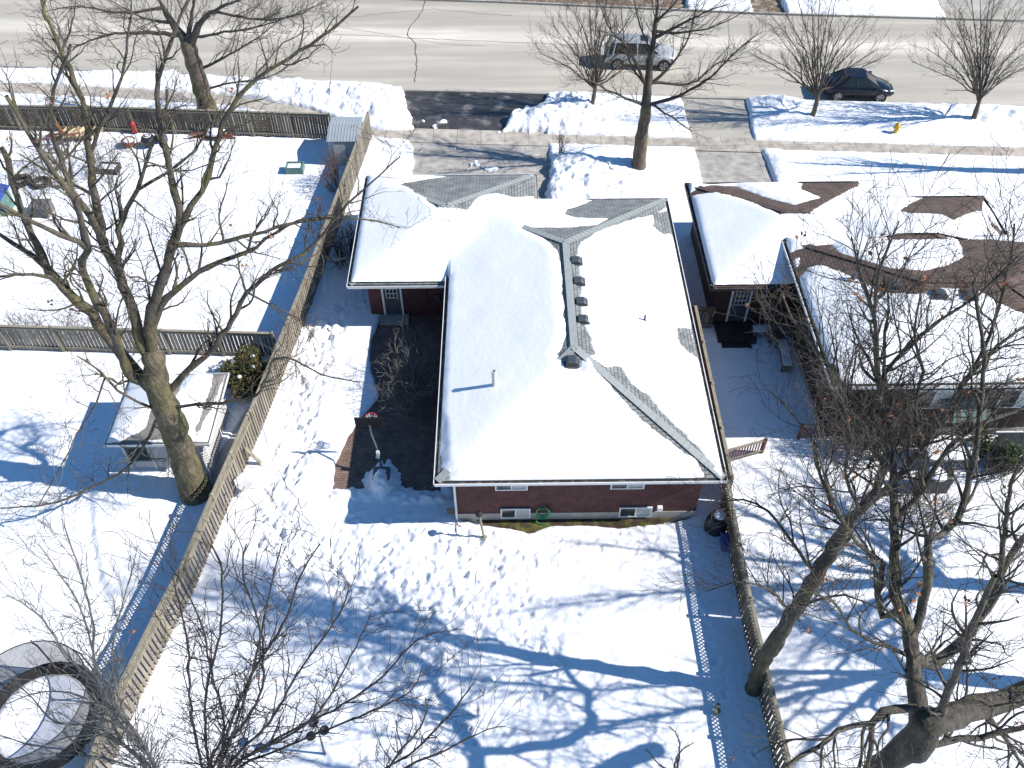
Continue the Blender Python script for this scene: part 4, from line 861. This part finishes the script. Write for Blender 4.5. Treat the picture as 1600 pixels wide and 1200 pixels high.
# ------------------------------------------------------------------ trees
class Wood:
    def __init__(s): s.V = []; s.F = []; s.n = 0
    def tube(s, P_, R_, n):
        P_ = np.array(P_, float); R_ = np.array(R_, float); k = len(P_)
        D = np.empty_like(P_); D[1:-1] = P_[2:]-P_[:-2]; D[0] = P_[1]-P_[0]; D[-1] = P_[-1]-P_[-2]
        D /= np.linalg.norm(D, axis=1)[:, None]+1e-9
        m = D.mean(0); ref = np.array([1., .1, 0]) if abs(m[2]) > abs(m[0]) else np.array([0, .1, 1.])
        a = np.cross(D, ref); a /= np.linalg.norm(a, axis=1)[:, None]+1e-9; c = np.cross(D, a)
        t = 2*np.pi*np.arange(n)/n; ring = a[:, None, :]*np.cos(t)[None, :, None]+c[:, None, :]*np.sin(t)[None, :, None]
        V = P_[:, None, :]+ring*R_[:, None, None]; s.V.append(V.reshape(-1, 3))
        i = np.arange(k-1)[:, None]*n; j = np.arange(n)[None, :]; j2 = (j+1) % n
        f = np.stack([i+j, i+j2, i+n+j2, i+n+j], -1).reshape(-1, 4)+s.n; s.F.append(f); s.n += k*n
    def build(s, name, m, parent, smooth=True):
        V = np.concatenate(s.V); q = np.concatenate(s.F)
        me = bpy.data.meshes.new(name); me.vertices.add(len(V)); me.vertices.foreach_set('co', V.astype(np.float32).ravel())
        me.loops.add(q.size); me.loops.foreach_set('vertex_index', q.astype(np.int32).ravel())
        me.polygons.add(len(q)); me.polygons.foreach_set('loop_start', np.arange(0, q.size, 4, dtype=np.int32)); me.polygons.foreach_set('loop_total', np.full(len(q), 4, np.int32))
        me.update(calc_edges=True)
        if smooth: me.polygons.foreach_set('use_smooth', np.ones(len(q), bool))
        me.materials.append(m); o = bpy.data.objects.new(name, me); link(o, parent); return o
def nrm(v): return v/(np.linalg.norm(v)+1e-9)
def spline(P_, R_, step):
    P_ = np.array([tuple(p) for p in P_]); out = []; ro = []; n = len(P_)
    for i in range(n-1):
        p0, p1, p2, p3 = P_[max(i-1, 0)], P_[i], P_[i+1], P_[min(i+2, n-1)]; L = np.linalg.norm(p2-p1); k = max(1, int(L/step))
        for j in range(k):
            t = j/k; out.append(.5*((2*p1)+(-p0+p2)*t+(2*p0-5*p1+4*p2-p3)*t*t+(-p0+3*p1-3*p2+p3)*t**3)); ro.append(R_[i]*(1-t)+R_[i+1]*t)
    out.append(P_[-1]); ro.append(R_[-1]); return np.array(out), np.array(ro)
class Tree:
    def __init__(s, rng, crown=None, up=.25, wig=.16, tips=None):
        s.r = np.random.RandomState(rng); s.trunk = Wood(); s.crown = Wood(); s.up = up; s.wig = wig; s.ends = []; s.count = 0; s.P = []
        s.minr = .0058
    def branch(s, p, d, L, r0, lvl, par):
        rs = s.r; n = max(3, int(L/par['seg'][min(lvl, len(par['seg'])-1)])); pts = [p]; d = nrm(d); w = s.wig*(1+.3*lvl); q = p.copy()
        for i in range(n):
            d = nrm(d+rs.randn(3)*w+np.array([0, 0, s.up*.12])); q = q+d*L/n; pts.append(q)
        pts = np.array(pts); rr = np.maximum(r0*np.linspace(1, .22, n+1), s.minr)
        s.crown.tube(pts, rr, 6 if r0 > .05 else (4 if r0 > .016 else 3)); s.count += 1
        s.kids(pts, rr, L, lvl, par)
    def kids(s, pts, rr, L, lvl, par, t0=.2):
        rs = s.r
        if lvl >= par['levels']: s.ends.append(pts[-1]); return
        nk = par['n'][lvl]*L; nk = int(nk)+(rs.rand() < nk-int(nk))
        for k in range(nk):
            t = t0+(1-t0)*((k+rs.rand())/max(nk, 1)); f = t*(len(pts)-1); i = min(int(f), len(pts)-2); f -= i
            p = pts[i]*(1-f)+pts[i+1]*f; r = rr[i]*(1-f)+rr[i+1]*f; d = nrm(pts[i+1]-pts[i])
            v = rs.randn(3); v -= d*np.dot(v, d); v = nrm(v); v = nrm(v+np.array([0, 0, s.up])); a = rs.uniform(*par['ang'])
            dd = d*math.cos(a)+v*math.sin(a)
            l = min(par['len'][lvl]*rs.uniform(.55, 1.35), max(L*.9, .3))*(1.15-.45*t)
            s.branch(p, dd, l, min(r*.62, par['rad'][lvl]), lvl+1, par)
    def limb(s, P_, r0, r1, par, step=.35, trunk=False, sides=10, t0=.15, jit=.03, kid=True, attach=True):
        if s.P and not trunk and attach:
            c0 = np.array([0, 0, CAM_H]); p0 = np.array(tuple(P_[0])); u = nrm(p0-c0); Q = np.vstack(s.P)-c0; al = Q@u
            dist = np.linalg.norm(Q-al[:, None]*u, axis=1); i = int(np.argmin(dist+.02*np.abs(al-np.linalg.norm(p0-c0))))
            if dist[i] < .8:
                hit = Q[i]+c0; dY = hit[1]-p0[1]; new = [hit]
                for p in P_[1:]: p = np.array(tuple(p)); new.append(c0+(p-c0)*((p[1]+dY)/p[1]))
                P_ = new
        n = len(P_); R_ = [r0+(r1-r0)*(i/(n-1))**.85 for i in range(n)]
        pts, rr = spline(P_, R_, step); pts[1:-1] += s.r.randn(len(pts)-2, 3)*jit*np.minimum(1, rr[1:-1]*6+.3)[:, None]
        rr = rr*(1+.07*s.r.randn(len(rr)))
        if trunk:
            d = nrm(pts[-1]-pts[-2]); r = rr[-1]
            tp, tr_ = np.vstack([pts, pts[-1]+d*r*.45, pts[-1]+d*r*.75, pts[-1]+d*r*.85]), np.append(rr, [r*.85, r*.5, .005])
            s.trunk.tube(tp, tr_, sides)
        s.P.append(pts)
        if not trunk: s.crown.tube(pts, rr, sides)
        L = np.linalg.norm(np.diff(pts, axis=0), axis=1).sum()
        if kid: s.kids(pts, rr, L, 0, par, t0)
        return pts, rr
    def leaves(s, n, size, parent, m=None, pts=None):
        b = MB(); rs = s.r; e = pts if pts is not None else s.ends
        if not len(e): return
        for k in range(n):
            c = e[rs.randint(len(e))]
            for j in range(rs.randint(3, 8)):
                p = Vector(tuple(c+rs.randn(3)*size*.9)); u = Vector(tuple(nrm(rs.randn(3)))); v = u.orthogonal().normalized(); q = size*rs.uniform(.5, 1.1)
                b.add([p-u*q, p+v*q*.5, p+u*q, p-v*q*.45+Vector((0, 0, q*.3))], [(0, 1, 2, 3)])
        return b.build('dead_leaves', m or M['leaf'], parent)
BIG = dict(levels=3, n=[1.8, 2.8, 3.0], len=[1.9, 1.0, .5], rad=[.045, .017, .009], ang=(.45, 1.1), seg=[.3, .22, .2, .17])
def px_limb(l, Y0, Y1): n = len(l); return [A(p[0], p[1], (p[2] if len(p) > 2 else Y0+(Y1-Y0)*i/max(n-1, 1))) for i, p in enumerate(l)]
M['limb'] = mat('grey limbs', (.078, .068, .056), .95, .5, 5, .05, 13, (1, 1, .4), col2=(.10, .09, .055), c2=(.5, .66), c2sc=1.4)
# big tree in the left garden
def big_left():
    t = thing('bare_tree', 'huge bare mossy tree with a forked trunk beside the canvas pavilion', 'tree'); T = Tree(2, up=.3)
    T.limb([Vector((-12.35, 20.85, -.4)), Vector((-12.36, 20.85, .3))]+px_limb([(290, 722), (272, 670), (256, 628), (243, 590), (240, 560)], 20.9, 21.2), .60, .40, BIG, trunk=True, sides=16, kid=False, jit=.04)
    T.limb([Vector((-12.35, 20.85, -.35)), Vector((-12.36, 20.86, .6))], .70, .54, BIG, trunk=True, sides=16, kid=False)
    Ls = [([(250, 612), (215, 586), (180, 540), (140, 490), (112, 460), (75, 420), (52, 367), (32, 325), (18, 280), (2, 230)], 21.1, 23.0, .25, .07),
          ([(250, 600), (210, 592), (190, 560), (175, 512), (140, 450), (128, 408), (138, 390), (125, 337), (107, 300), (70, 245), (40, 200), (10, 150)], 21.1, 20.0, .20, .045),
          ([(243, 585), (222, 540), (205, 480), (187, 432), (165, 390), (152, 330), (143, 290), (140, 240), (133, 180), (118, 130), (95, 80), (70, 20), (60, -20)], 21.2, 24.5, .22, .035),
          ([(165, 390), (155, 360), (140, 335), (115, 300), (95, 250), (78, 190), (85, 140), (110, 70)], 22.3, 21.8, .15, .03),
          ([(187, 432), (186, 362), (200, 325), (215, 298), (235, 232), (255, 190), (262, 140)], 22.0, 23.4, .11, .03),
          ([(240, 570), (234, 500), (250, 450), (265, 400), (280, 350), (272, 300), (265, 250), (252, 200), (245, 150), (255, 95), (275, 45), (300, -10)], 21.2, 24.0, .20, .03),
          ([(280, 348), (300, 322), (318, 298), (330, 250), (348, 195), (375, 150), (420, 110), (500, 60), (560, 10)], 22.8, 24.5, .13, .03),
          ([(243, 575), (240, 510), (262, 467), (312, 425), (360, 402), (400, 385), (450, 352), (520, 335)], 21.2, 23.0, .15, .03),
          ([(282, 387), (340, 380), (400, 367), (450, 350), (500, 343), (560, 342), (625, 355)], 22.5, 23.6, .09, .02),
          ([(262, 620), (290, 585), (320, 560), (347, 525), (370, 490), (385, 458), (437, 415), (475, 395), (507, 362), (545, 318), (580, 285), (625, 245)], 21.0, 22.6, .13, .02),
          ([(272, 640), (310, 632), (350, 628), (400, 618), (430, 562), (462, 562), (500, 585), (560, 597)], 20.9, 19.0, .07, .018),
          ([(120, 465), (75, 432), (50, 427), (0, 432), (-40, 430)], 21.6, 20.4, .08, .03),
          ([(148, 392), (120, 378), (95, 368), (40, 340), (0, 318), (-40, 300)], 21.0, 19.8, .10, .04),
          ([(75, 420), (52, 398), (20, 380), (-20, 350)], 22.0, 22.6, .10, .05),
          ([(228, 655), (200, 620), (165, 590), (150, 575), (120, 556)], 20.9, 19.6, .06, .02),
          ([(240, 660), (205, 725), (125, 770), (75, 788), (0, 795), (-30, 800)], 20.8, 18.4, .06, .02),
          ([(213, 590), (185, 600), (165, 590), (150, 630), (120, 680), (100, 720), (60, 790)], 20.8, 18.8, .05, .018),
          ([(215, 300), (260, 270), (300, 240), (325, 200), (360, 160)], 22.7, 24.5, .06, .02),
          ([(262, 400), (248, 430), (235, 470), (230, 440), (215, 400), (205, 370)], 22, 21.6, .04, .015),
          ([(150, 305), (100, 280), (60, 260), (30, 240)], 23, 23, .06, .02),
          ([(385, 458), (430, 480), (470, 500), (500, 540)], 21.6, 20.6, .04, .012),
          ([(140, 240), (165, 180), (190, 120), (200, 60), (205, 0)], 23.4, 24.6, .07, .02)]
    for l, a, b_, r0, r1 in Ls: T.limb(px_limb(l, a, b_), r0, r1, BIG, sides=8, t0=.22 if r0 > .15 else .1)
    T.trunk.build('trunk', M['bark'], t); T.crown.build('crown', M['twig_mossy'], t); T.leaves(30, .07, t); return T.count
M['twig_mossy'] = mat('mossy limbs', (.085, .072, .055), .95, .5, 4, .05, 13, (1, 1, .4), col2=(.125, .11, .05), c2=(.5, .65), c2sc=1.5)
cnt = big_left()
# leaning tree at right fence
def right_fence_tree():
    t = thing('bare_tree', 'bare tree leaning right out of the lattice fence of the rear lawn', 'tree'); T = Tree(5, up=.35, wig=.12)
    par = dict(BIG, n=[3.0, 3.5, 3.4], len=[1.9, 1.0, .5])
    T.limb([Vector((8.05, 12.5, -.4)), Vector((8.1, 12.52, .2))]+px_limb([(1196, 1030), (1236, 962), (1275, 900), (1310, 842)], 12.6, 13.1), .32, .175, par, trunk=True, sides=12, kid=False)
    Ls = [([(1310, 842), (1345, 795), (1368, 765), (1385, 700), (1382, 650), (1375, 600), (1370, 540), (1362, 480)], 13.1, 14.2, .165, .04),
          ([(1385, 705), (1350, 640), (1310, 590), (1270, 540), (1240, 500), (1222, 460)], 13.3, 15.2, .07, .02),
          ([(1364, 500), (1350, 440), (1338, 400), (1330, 370)], 13.6, 14.2, .05, .015), ([(1362, 490), (1372, 430), (1390, 380), (1405, 345)], 13.6, 14.0, .05, .015),
          ([(1345, 795), (1390, 760), (1440, 700), (1480, 640), (1500, 600), (1560, 540), (1600, 510)], 13.2, 15.2, .105, .03),
          ([(1275, 900), (1240, 850), (1200, 800), (1160, 780), (1110, 790)], 12.9, 14.5, .06, .018),
          ([(1290, 870), (1330, 840), (1300, 790), (1280, 740), (1275, 700), (1250, 660), (1215, 620)], 13.1, 14.6, .07, .02),
          ([(1240, 955), (1200, 920), (1150, 910), (1100, 925)], 12.7, 12.2, .045, .015), ([(1236, 962), (1270, 940), (1320, 930), (1370, 950)], 12.7, 11.6, .06, .02),
          ([(1440, 700), (1430, 640), (1440, 580), (1430, 520), (1440, 450)], 13.9, 14.2, .06, .02), ([(1375, 600), (1400, 560), (1470, 500), (1530, 460), (1590, 400)], 13.5, 14.4, .06, .02),
          ([(1345, 795), (1320, 740), (1330, 690), (1320, 640), (1300, 600)], 13.2, 12.8, .05, .015), ([(1500, 600), (1530, 560), (1560, 480), (1580, 400), (1585, 350)], 14.4, 15, .06, .02)]
    for l, a, b_, r0, r1 in Ls: T.limb(px_limb(l, a, b_), r0, r1, par, sides=7, t0=.1)
    T.trunk.build('trunk', M['bark2'], t); T.crown.build('crown', M['twig'], t); T.leaves(34, .075, t)
right_fence_tree()
def right_big_tree():
    t = thing('bare_tree', 'massive grey bare tree spreading from below the bottom right corner', 'tree'); T = Tree(8, up=.3, wig=.12)
    par = dict(BIG, n=[2.3, 3.2, 3.2], len=[2.0, 1.0, .5])
    base = Vector((11.3, 7.3, -.4))
    T.limb([base, Vector((11.2, 7.35, 1.5)), Vector((11.05, 7.5, 3.5))]+px_limb([(1375, 1215), (1425, 1165), (1450, 1128)], 7.8, 8.1), .42, .34, par, trunk=True, sides=16, kid=False)
    Ls = [([(1440, 1140), (1490, 1118), (1540, 1105), (1590, 1085), (1640, 1060), (1700, 1040)], 8.1, 9.6, .35, .24),
          ([(1432, 1150), (1432, 1080), (1427, 1030), (1418, 975), (1400, 930), (1398, 870), (1396, 820), (1392, 740), (1386, 660), (1384, 610)], 8.1, 14.5, .24, .06),
          ([(1425, 1040), (1460, 1035), (1500, 1008), (1530, 965), (1555, 925), (1572, 880), (1610, 830)], 8.5, 11.5, .17, .08),
          ([(1465, 1115), (1490, 1060), (1510, 1010), (1520, 970), (1545, 930), (1555, 900)], 8.3, 8.9, .10, .05),
          ([(1425, 1000), (1440, 960), (1448, 890), (1452, 840), (1478, 832), (1505, 780), (1525, 700), (1530, 640), (1538, 560), (1530, 500), (1520, 440)], 8.6, 13.5, .13, .03),
          ([(1405, 945), (1378, 960), (1374, 910), (1382, 880), (1340, 850), (1310, 800), (1290, 750), (1275, 700)], 8.9, 10.4, .10, .02),
          ([(1430, 1095), (1380, 1110), (1362, 1130), (1310, 1140), (1280, 1170), (1250, 1182), (1225, 1200)], 8.2, 7.0, .11, .04),
          ([(1362, 1130), (1362, 1170), (1355, 1210)], 8.0, 7.3, .08, .05), ([(1440, 1165), (1500, 1155), (1560, 1148), (1620, 1130)], 8.0, 8.4, .10, .06),
          ([(1560, 925), (1568, 850), (1575, 790), (1585, 740), (1610, 700)], 9.0, 9.6, .08, .03), ([(1558, 1120), (1575, 1160), (1600, 1200)], 8.4, 8.0, .07, .04),
          ([(1396, 820), (1430, 780), (1470, 720), (1500, 680), (1560, 650), (1600, 640)], 9.2, 10.5, .08, .03), ([(1392, 740), (1360, 690), (1330, 640), (1290, 560), (1270, 500)], 9.4, 10.4, .06, .02),
          ([(1425, 1030), (1390, 1010), (1340, 990), (1300, 940), (1250, 920)], 8.4, 9.2, .06, .02), ([(1384, 610), (1380, 540), (1390, 480), (1380, 430)], 10, 10.5, .05, .02)]
    for l, a, b_, r0, r1 in Ls: T.limb(px_limb(l, a, b_), r0, r1, par, sides=8, t0=.12)
    T.trunk.build('trunk', M['bark2'], t); T.crown.build('crown', M['limb'], t); T.leaves(34, .08, t)
right_big_tree()
# multi-stem young trees along the bottom edge
def young(label, base, limbs, Y0, seed, m, par=None, leaves=6):
    t = thing('young_tree', label, 'tree'); T = Tree(seed, up=.45, wig=.11); par = par or dict(levels=3, n=[2.2, 2.3, 2.0], len=[1.6, .7, .35], rad=[.018, .009, .007], ang=(.35, .8), seg=[.25, .2, .16])
    T.limb([Vector(base)+Vector((0, 0, -.3)), Vector(base)+Vector((0, 0, .9))], .13, .10, par, trunk=True, kid=False, sides=9)
    for l in limbs:
        a = [Vector(base)+Vector((0, 0, .7))]+px_limb(l, Y0, Y0+random.uniform(-.6, .9)); T.limb(a, .048, .011, par, sides=6, t0=.25, jit=.02, attach=False)
    T.trunk.build('trunk', M['bark2'], t); T.crown.build('crown', m, t)
    if leaves: T.leaves(leaves, .05, t)
young('dark multi-stemmed young tree in front of the rear lawn at the bottom edge', (-8.3, 7.9, 0), [[(320, 1210), (300, 1120), (292, 1000), (270, 900)], [(330, 1210), (320, 1100), (345, 980), (345, 880), (330, 850)], [(345, 1210), (370, 1130), (400, 1030), (420, 930), (440, 850)],
      [(350, 1210), (420, 1130), (460, 1060), (530, 960), (545, 910)], [(360, 1210), (440, 1150), (520, 1110), (600, 1055), (650, 1000), (700, 985)], [(360, 1215), (450, 1165), (560, 1120), (640, 1080), (660, 1040)],
      [(340, 1210), (380, 1080), (440, 980), (470, 900), (500, 850)], [(325, 1210), (350, 1140), (330, 1050), (310, 960), (250, 860)], [(330, 1210), (400, 1100), (410, 1000), (380, 900), (385, 850)], [(350, 1212), (480, 1130), (540, 1040), (580, 960)]], 8.2, 21, M['twig_dark'])
young('dark young tree with arching shoots right of the garden spinner', (-4.2, 7.6, 0), [[(590, 1215), (640, 1180), (700, 1120), (730, 1080), (745, 1060)], [(600, 1215), (660, 1130), (665, 1090)], [(620, 1215), (700, 1170), (760, 1140), (790, 1135)]], 8.2, 22, M['twig_dark'], leaves=0)
young('pale grey young tree overhanging the trampoline at the bottom left', (-12.9, 8.3, 0), [[(235, 1215), (190, 1160), (170, 1110), (155, 1060), (130, 960), (95, 900), (60, 850)], [(230, 1215), (175, 1155), (120, 1150), (60, 1165), (0, 1150)], [(240, 1215), (180, 1120), (150, 1050), (145, 970), (120, 880), (100, 820)],
      [(225, 1215), (160, 1140), (90, 1130), (50, 1090), (20, 1060)], [(240, 1215), (200, 1130), (175, 1040), (190, 950), (210, 880)], [(225, 1215), (130, 1180), (50, 1190), (0, 1200)], [(240, 1215), (170, 1090), (110, 1030), (60, 960), (10, 930)], [(240, 1212), (165, 1110), (80, 1080), (10, 1100)]], 8.9, 23, M['twig_grey'])
young('tiny dark sapling tips at the bottom edge left of the right fence', (4.7, 8.0, 0), [[(1052, 1215), (1060, 1178), (1085, 1160)], [(1050, 1215), (1030, 1195), (1010, 1170)], [(1056, 1215), (1062, 1160), (1045, 1135)]], 8.9, 24, M['twig_dark'], dict(levels=1, n=[3.5], len=[.4], rad=[.01], ang=(.35, .8), seg=[.2, .15]), leaves=0)
# street trees
def street(label, base, limbs, Yo, seed, r0, crotch, par, m='twig', group=None, lr=None, trunk_to=None):
    t = thing('street_tree', label, 'tree', group); T = Tree(seed, up=.35, wig=.10); B_ = Vector(base)
    tr = [B_+Vector((0, 0, -.3)), B_+Vector((0, 0, .5))]+px_limb(trunk_to or [crotch], base[1]+.05, base[1]+Yo*.2)
    T.limb(tr, r0*1.25, r0*.8, par, trunk=True, sides=12, kid=False)
    for k, l in enumerate(limbs): T.limb(px_limb(l, base[1]+Yo*.2, base[1]+Yo*.2+((-1)**k)*random.uniform(.3, 1.6)), (lr[k] if lr else r0*.42), .014, par, sides=6, t0=.12, jit=.03)
    T.trunk.build('trunk', M['bark3'], t); T.crown.build('crown', M[m], t)
SP = dict(levels=3, n=[2.4, 2.6, 2.6], len=[1.5, .85, .5], rad=[.026, .013, .009], ang=(.35, .85), seg=[.3, .25, .2, .17])
g4 = G(998, 262)
street('tallest street tree with a thick pale trunk in the front lawn before the silver SUV', (g4.x, g4.y, 0),
       [[(1010, 165), (1014, 110), (1022, 60), (1028, 0), (1032, -30)], [(1015, 165), (1060, 150), (1110, 120), (1150, 80), (1190, 50)], [(1008, 128), (980, 75), (950, 40), (935, 0)], [(1008, 165), (960, 145), (930, 130), (900, 118)],
        [(1015, 130), (1050, 100), (1075, 60), (1090, 0)], [(1024, 60), (1060, 40), (1100, 20), (1140, 5)], [(1020, 80), (1000, 40), (990, 0)], [(1018, 165), (1060, 190), (1080, 205)], [(1016, 128), (1080, 130), (1120, 100), (1160, 90)],
        [(1025, 40), (1050, 10), (1075, -20)], [(1008, 140), (985, 100), (975, 60), (970, 10)], [(1022, 50), (1070, 50), (1120, 40), (1175, 10)]], 1, 31, .36, (1010, 165), dict(SP, n=[2.8, 2.8, 2.8]), lr=[.27, .11, .10, .09, .10, .10, .08, .07, .09, .09, .08, .08], trunk_to=[(1003, 215), (1010, 165)])
def vase(label, px, py, crotch, spread, top, seed, grp):
    random.seed(seed); g_ = G(px, py); ls = []
    n = 15
    for i in range(n):
        f = -1+2*i/(n-1); tx = crotch[0]+f*spread+random.uniform(-8, 8); ty = top+abs(f)**1.6*(crotch[1]-top)*.62+random.uniform(-8, 14)
        mx = crotch[0]+f*spread*.42; my = crotch[1]+(ty-crotch[1])*.52
        ls.append([(crotch[0]+f*3, crotch[1]+random.uniform(-12, 8)), (crotch[0]+f*spread*.2, crotch[1]+(ty-crotch[1])*.22), (mx, my), (tx, ty)])
    street(label, (g_.x, g_.y, 0), ls, 1, seed, .145, crotch, dict(SP, n=[2.6, 2.6, 2.2], ang=(.25, .65)), 'twig', grp)
grp = 'small vase-shaped street trees on the verge'
vase('small vase-shaped street tree standing left of the silver SUV', 926, 172, (930, 138), 88, -8, 41, grp)
vase('small vase-shaped street tree in front of the dark hatchback', 1268, 184, (1278, 150), 110, -10, 42, grp)
vase('small vase-shaped street tree near the top right corner', 1520, 188, (1532, 152), 100, -12, 43, grp)
g6 = G(328, 186)
street('stout leaning bare street tree behind the far left fence', (g6.x, g6.y, 0), [[(292, 70), (262, 25), (240, -20)], [(296, 80), (310, 40), (345, 10), (420, -10)], [(300, 110), (350, 90), (400, 60), (440, 30)], [(285, 60), (210, 50), (150, 60), (90, 90)], [(290, 70), (300, 20), (310, -20)],
       [(270, 40), (230, 30), (170, 0)], [(310, 140), (360, 130), (420, 120), (470, 90)], [(300, 60), (350, 50), (410, 40), (490, 10)], [(340, 20), (400, 30), (460, 25), (510, 0)], [(250, 10), (190, 20), (120, 10), (60, 20)]], 1, 44, .55, (295, 80), dict(SP, n=[2.8, 3.0, 3.0], len=[1.9, 1.0, .55]), lr=[.36, .28, .10, .14, .2, .12, .08, .10, .08, .1], trunk_to=[(318, 150), (306, 110), (294, 72)])
# right of the picture, its shadow crosses the neighbour's front lawn
street('bare street tree at the right margin throwing long shadows over the front lawn', (34.2, 41.6, 0), [[(1705, 160), (1700, 100), (1690, 60)], [(1705, 160), (1740, 100), (1750, 40)], [(1700, 150), (1650, 110), (1610, 80)], [(1705, 170), (1750, 150), (1790, 100)], [(1700, 160), (1665, 60), (1640, 20)]], 1, 45, .3, (1705, 165), SP, lr=[.2, .14, .1, .1, .12])
def wild(label, x, y, h, r, seed, n=11):
    t = thing('bare_tree', label, 'tree'); T = Tree(seed, up=.35, wig=.13); rs = T.r; par = dict(BIG, n=[2.0, 2.4, 2.4])
    tp = T.limb([(x, y, -.3), (x+.1, y, h*.2), (x-.1, y+.1, h*.42)], r, r*.7, par, trunk=True, sides=12, kid=False)[0]
    for i in range(n):
        a = i*2.4+rs.rand(); ln = h*(.5+.25*rs.rand()); p = tp[-1-rs.randint(4)]; e = .45+.5*rs.rand()
        q = [p+np.array([math.cos(a)*ln*f*math.cos(e)*.9, math.sin(a)*ln*f*math.cos(e)*.9, ln*(f**.85)*math.sin(e)*1.1])+rs.randn(3)*.15*(f > 0) for f in (0, .3, .6, 1)]
        T.limb(q, r*.42, .02, par, sides=7, t0=.2, attach=False)
    T.trunk.build('trunk', M['bark2'], t); T.crown.build('crown', M['limb'], t)
wild('bare grey tree at the right margin level with the right snowy yard', 20.3, 12.2, 14, .34, 71)
wild('taller bare grey tree past the right margin behind the other one', 23.0, 15.6, 16, .36, 72)
# bare bushes
def brush(name, label, cat, cx, cy, rx, ry, h, n, m, seed, grp=None, leaf=0, base_spread=.5, levels=2, lmat=None, fall=0.):
    t = thing(name, label, cat, grp, loc=(0, 0, 0)); T = Tree(seed, up=.2, wig=.16); par = dict(levels=levels, n=[5, 4.5], len=[.6, .35], rad=[.012, .008], ang=(.35, .95), seg=[.2, .16, .13])
    for i in range(n):
        a = T.r.rand()*6.28; q = math.sqrt(T.r.rand()); p = np.array([cx+rx*q*math.cos(a)*base_spread, cy+ry*q*math.sin(a)*base_spread, -.15])
        e = np.array([cx+rx*q*math.cos(a), cy+ry*q*math.sin(a), h*(1-.45*q*q)*T.r.uniform(.75, 1.1)]); md = (p+e)/2+T.r.randn(3)*.12; md[2] = max(md[2], .2)
        T.limb([p, md, e], .022, .008, par, step=.2, sides=4, t0=.2, jit=.02, attach=False)
    T.crown.build('branches', m, t)
    if leaf: T.leaves(leaf, .05, t, lmat)
    return t
gb = G(545, 388); brush('bare_bush', 'dark bare bush wedged between the garage and the left fence', 'bush', -8.0, 34.9, .95, 1.3, 1.9, 34, M['twig_dark'], 51, leaf=6)
brush('bare_bush', 'pale bare bush by the fence just below the metal shed', 'bush', -9.2, 41.2, .75, 1.4, 1.9, 24, M['twig_red'], 52)
brush('bare_bush', 'wide bare bush with a few brown leaves over the brick patio', 'bush', -4.15, 26.3, 1.45, 2.6, 1.9, 50, M['twig_grey'], 53, leaf=26, base_spread=.2)
brush('bare_bush', 'dense reddish brush against the neighbour\'s rear wall', 'bush', 14.7, 22.6, 1.9, .9, 2.6, 80, M['twig_red'], 54, leaf=10, base_spread=.8)
brush('bare_bush', 'thin bare bush leaning over the neighbour\'s side wall near the benches', 'bush', 12.0, 28.6, .6, .9, 2.6, 14, M['twig_red'], 55)
brush('bare_bush', 'dark tangle of brush in front of the neighbour\'s covered barbecue', 'bush', 15.6, 19.3, 1.5, 1.0, 1.5, 30, M['twig_dark'], 56, leaf=5)
brush('bare_bush', 'brown brush pile under the left edge of the top left garden', 'bush', -24.0, 42.6, 3.0, 2.2, 1.7, 60, M['twig_grey'], 57, leaf=6, base_spread=.9)
brush('bare_bush', 'low bare hedge plants behind the far end of the cross fence', 'bush', -21.0, 29.8, 2.6, .5, 1.4, 30, M['twig_grey'], 58, base_spread=.95)
brush('bare_bush', 'slender bare shrub in the front snow beside the driveway', 'bush', 3.0, 43.4, .4, .4, 1.9, 6, M['twig'], 59)
brush('bare_bush', 'bare brush on the right side of the snow covered table', 'bush', 19.2, 21.2, 1.1, .8, 1.4, 22, M['twig_dark'], 60)
def evergreen(label, cx, cy, rx, ry, h, n, m, seed, snow=0):
    t = thing('evergreen_bush', label, 'bush'); rs = np.random.RandomState(seed); b = MB()
    for i in range(n):
        u = nrm(rs.randn(3)); q = rs.rand()**.35; lump = 1+.3*math.sin(5*u[0]+seed)*math.cos(4*u[1]+2*u[2])
        p = Vector((cx+u[0]*rx*q*lump, cy+u[1]*ry*q*lump, h*.45+u[2]*h*.5*q*lump)); 
        if p.z < 0: continue
        d = Vector(tuple(nrm(u+rs.randn(3)*.8))); v = d.orthogonal().normalized(); v.rotate(Matrix.Rotation(rs.rand()*6.3, 3, d)); s_ = rs.uniform(.05, .11)
        b.add([p, p+d*s_+v*s_*.35, p+d*s_*2, p+d*s_-v*s_*.35], [(0, 1, 2, 3)])
    b.build('foliage', m, t)
    k = MB(); k.tube([(cx, cy, -.2), (cx, cy, h*.7)], [.08, .03], 6); k.build('stem', M['bark2'], t)
    if snow:
        s = MB()
        for i in range(snow): a = rs.rand()*6.3; q = rs.rand(); x, y = cx+rx*.75*q*math.cos(a), cy+ry*.75*q*math.sin(a); s.lathe((x, y, h*(.95-.4*q*q)), [(.11, 0), (.09, .04), (.02, .06)], 8)
        s.build('snow_clumps', M['snow'], t, smooth=True)
evergreen('round dark yew bush in the corner of the cross fence and left fence', -11.35, 26.6, 1.05, 1.3, 1.5, 5200, M['yew'], 61, 5)
evergreen('small green shrub beside the snow covered table', 18.9, 22.2, .4, .4, 1.6, 900, M['green_leaf'], 62)
evergreen('yellow-green shrub standing at the cold frame', 19.8, 21.5, .45, .45, 1.5, 1000, M['green_leaf'], 63)
evergreen('low green shrub at the foot of the neighbour\'s rear wall', 17.0, 22.9, .5, .35, 1.0, 800, M['green_leaf'], 64)
print('verts', sum(len(m.vertices) for m in bpy.data.meshes))
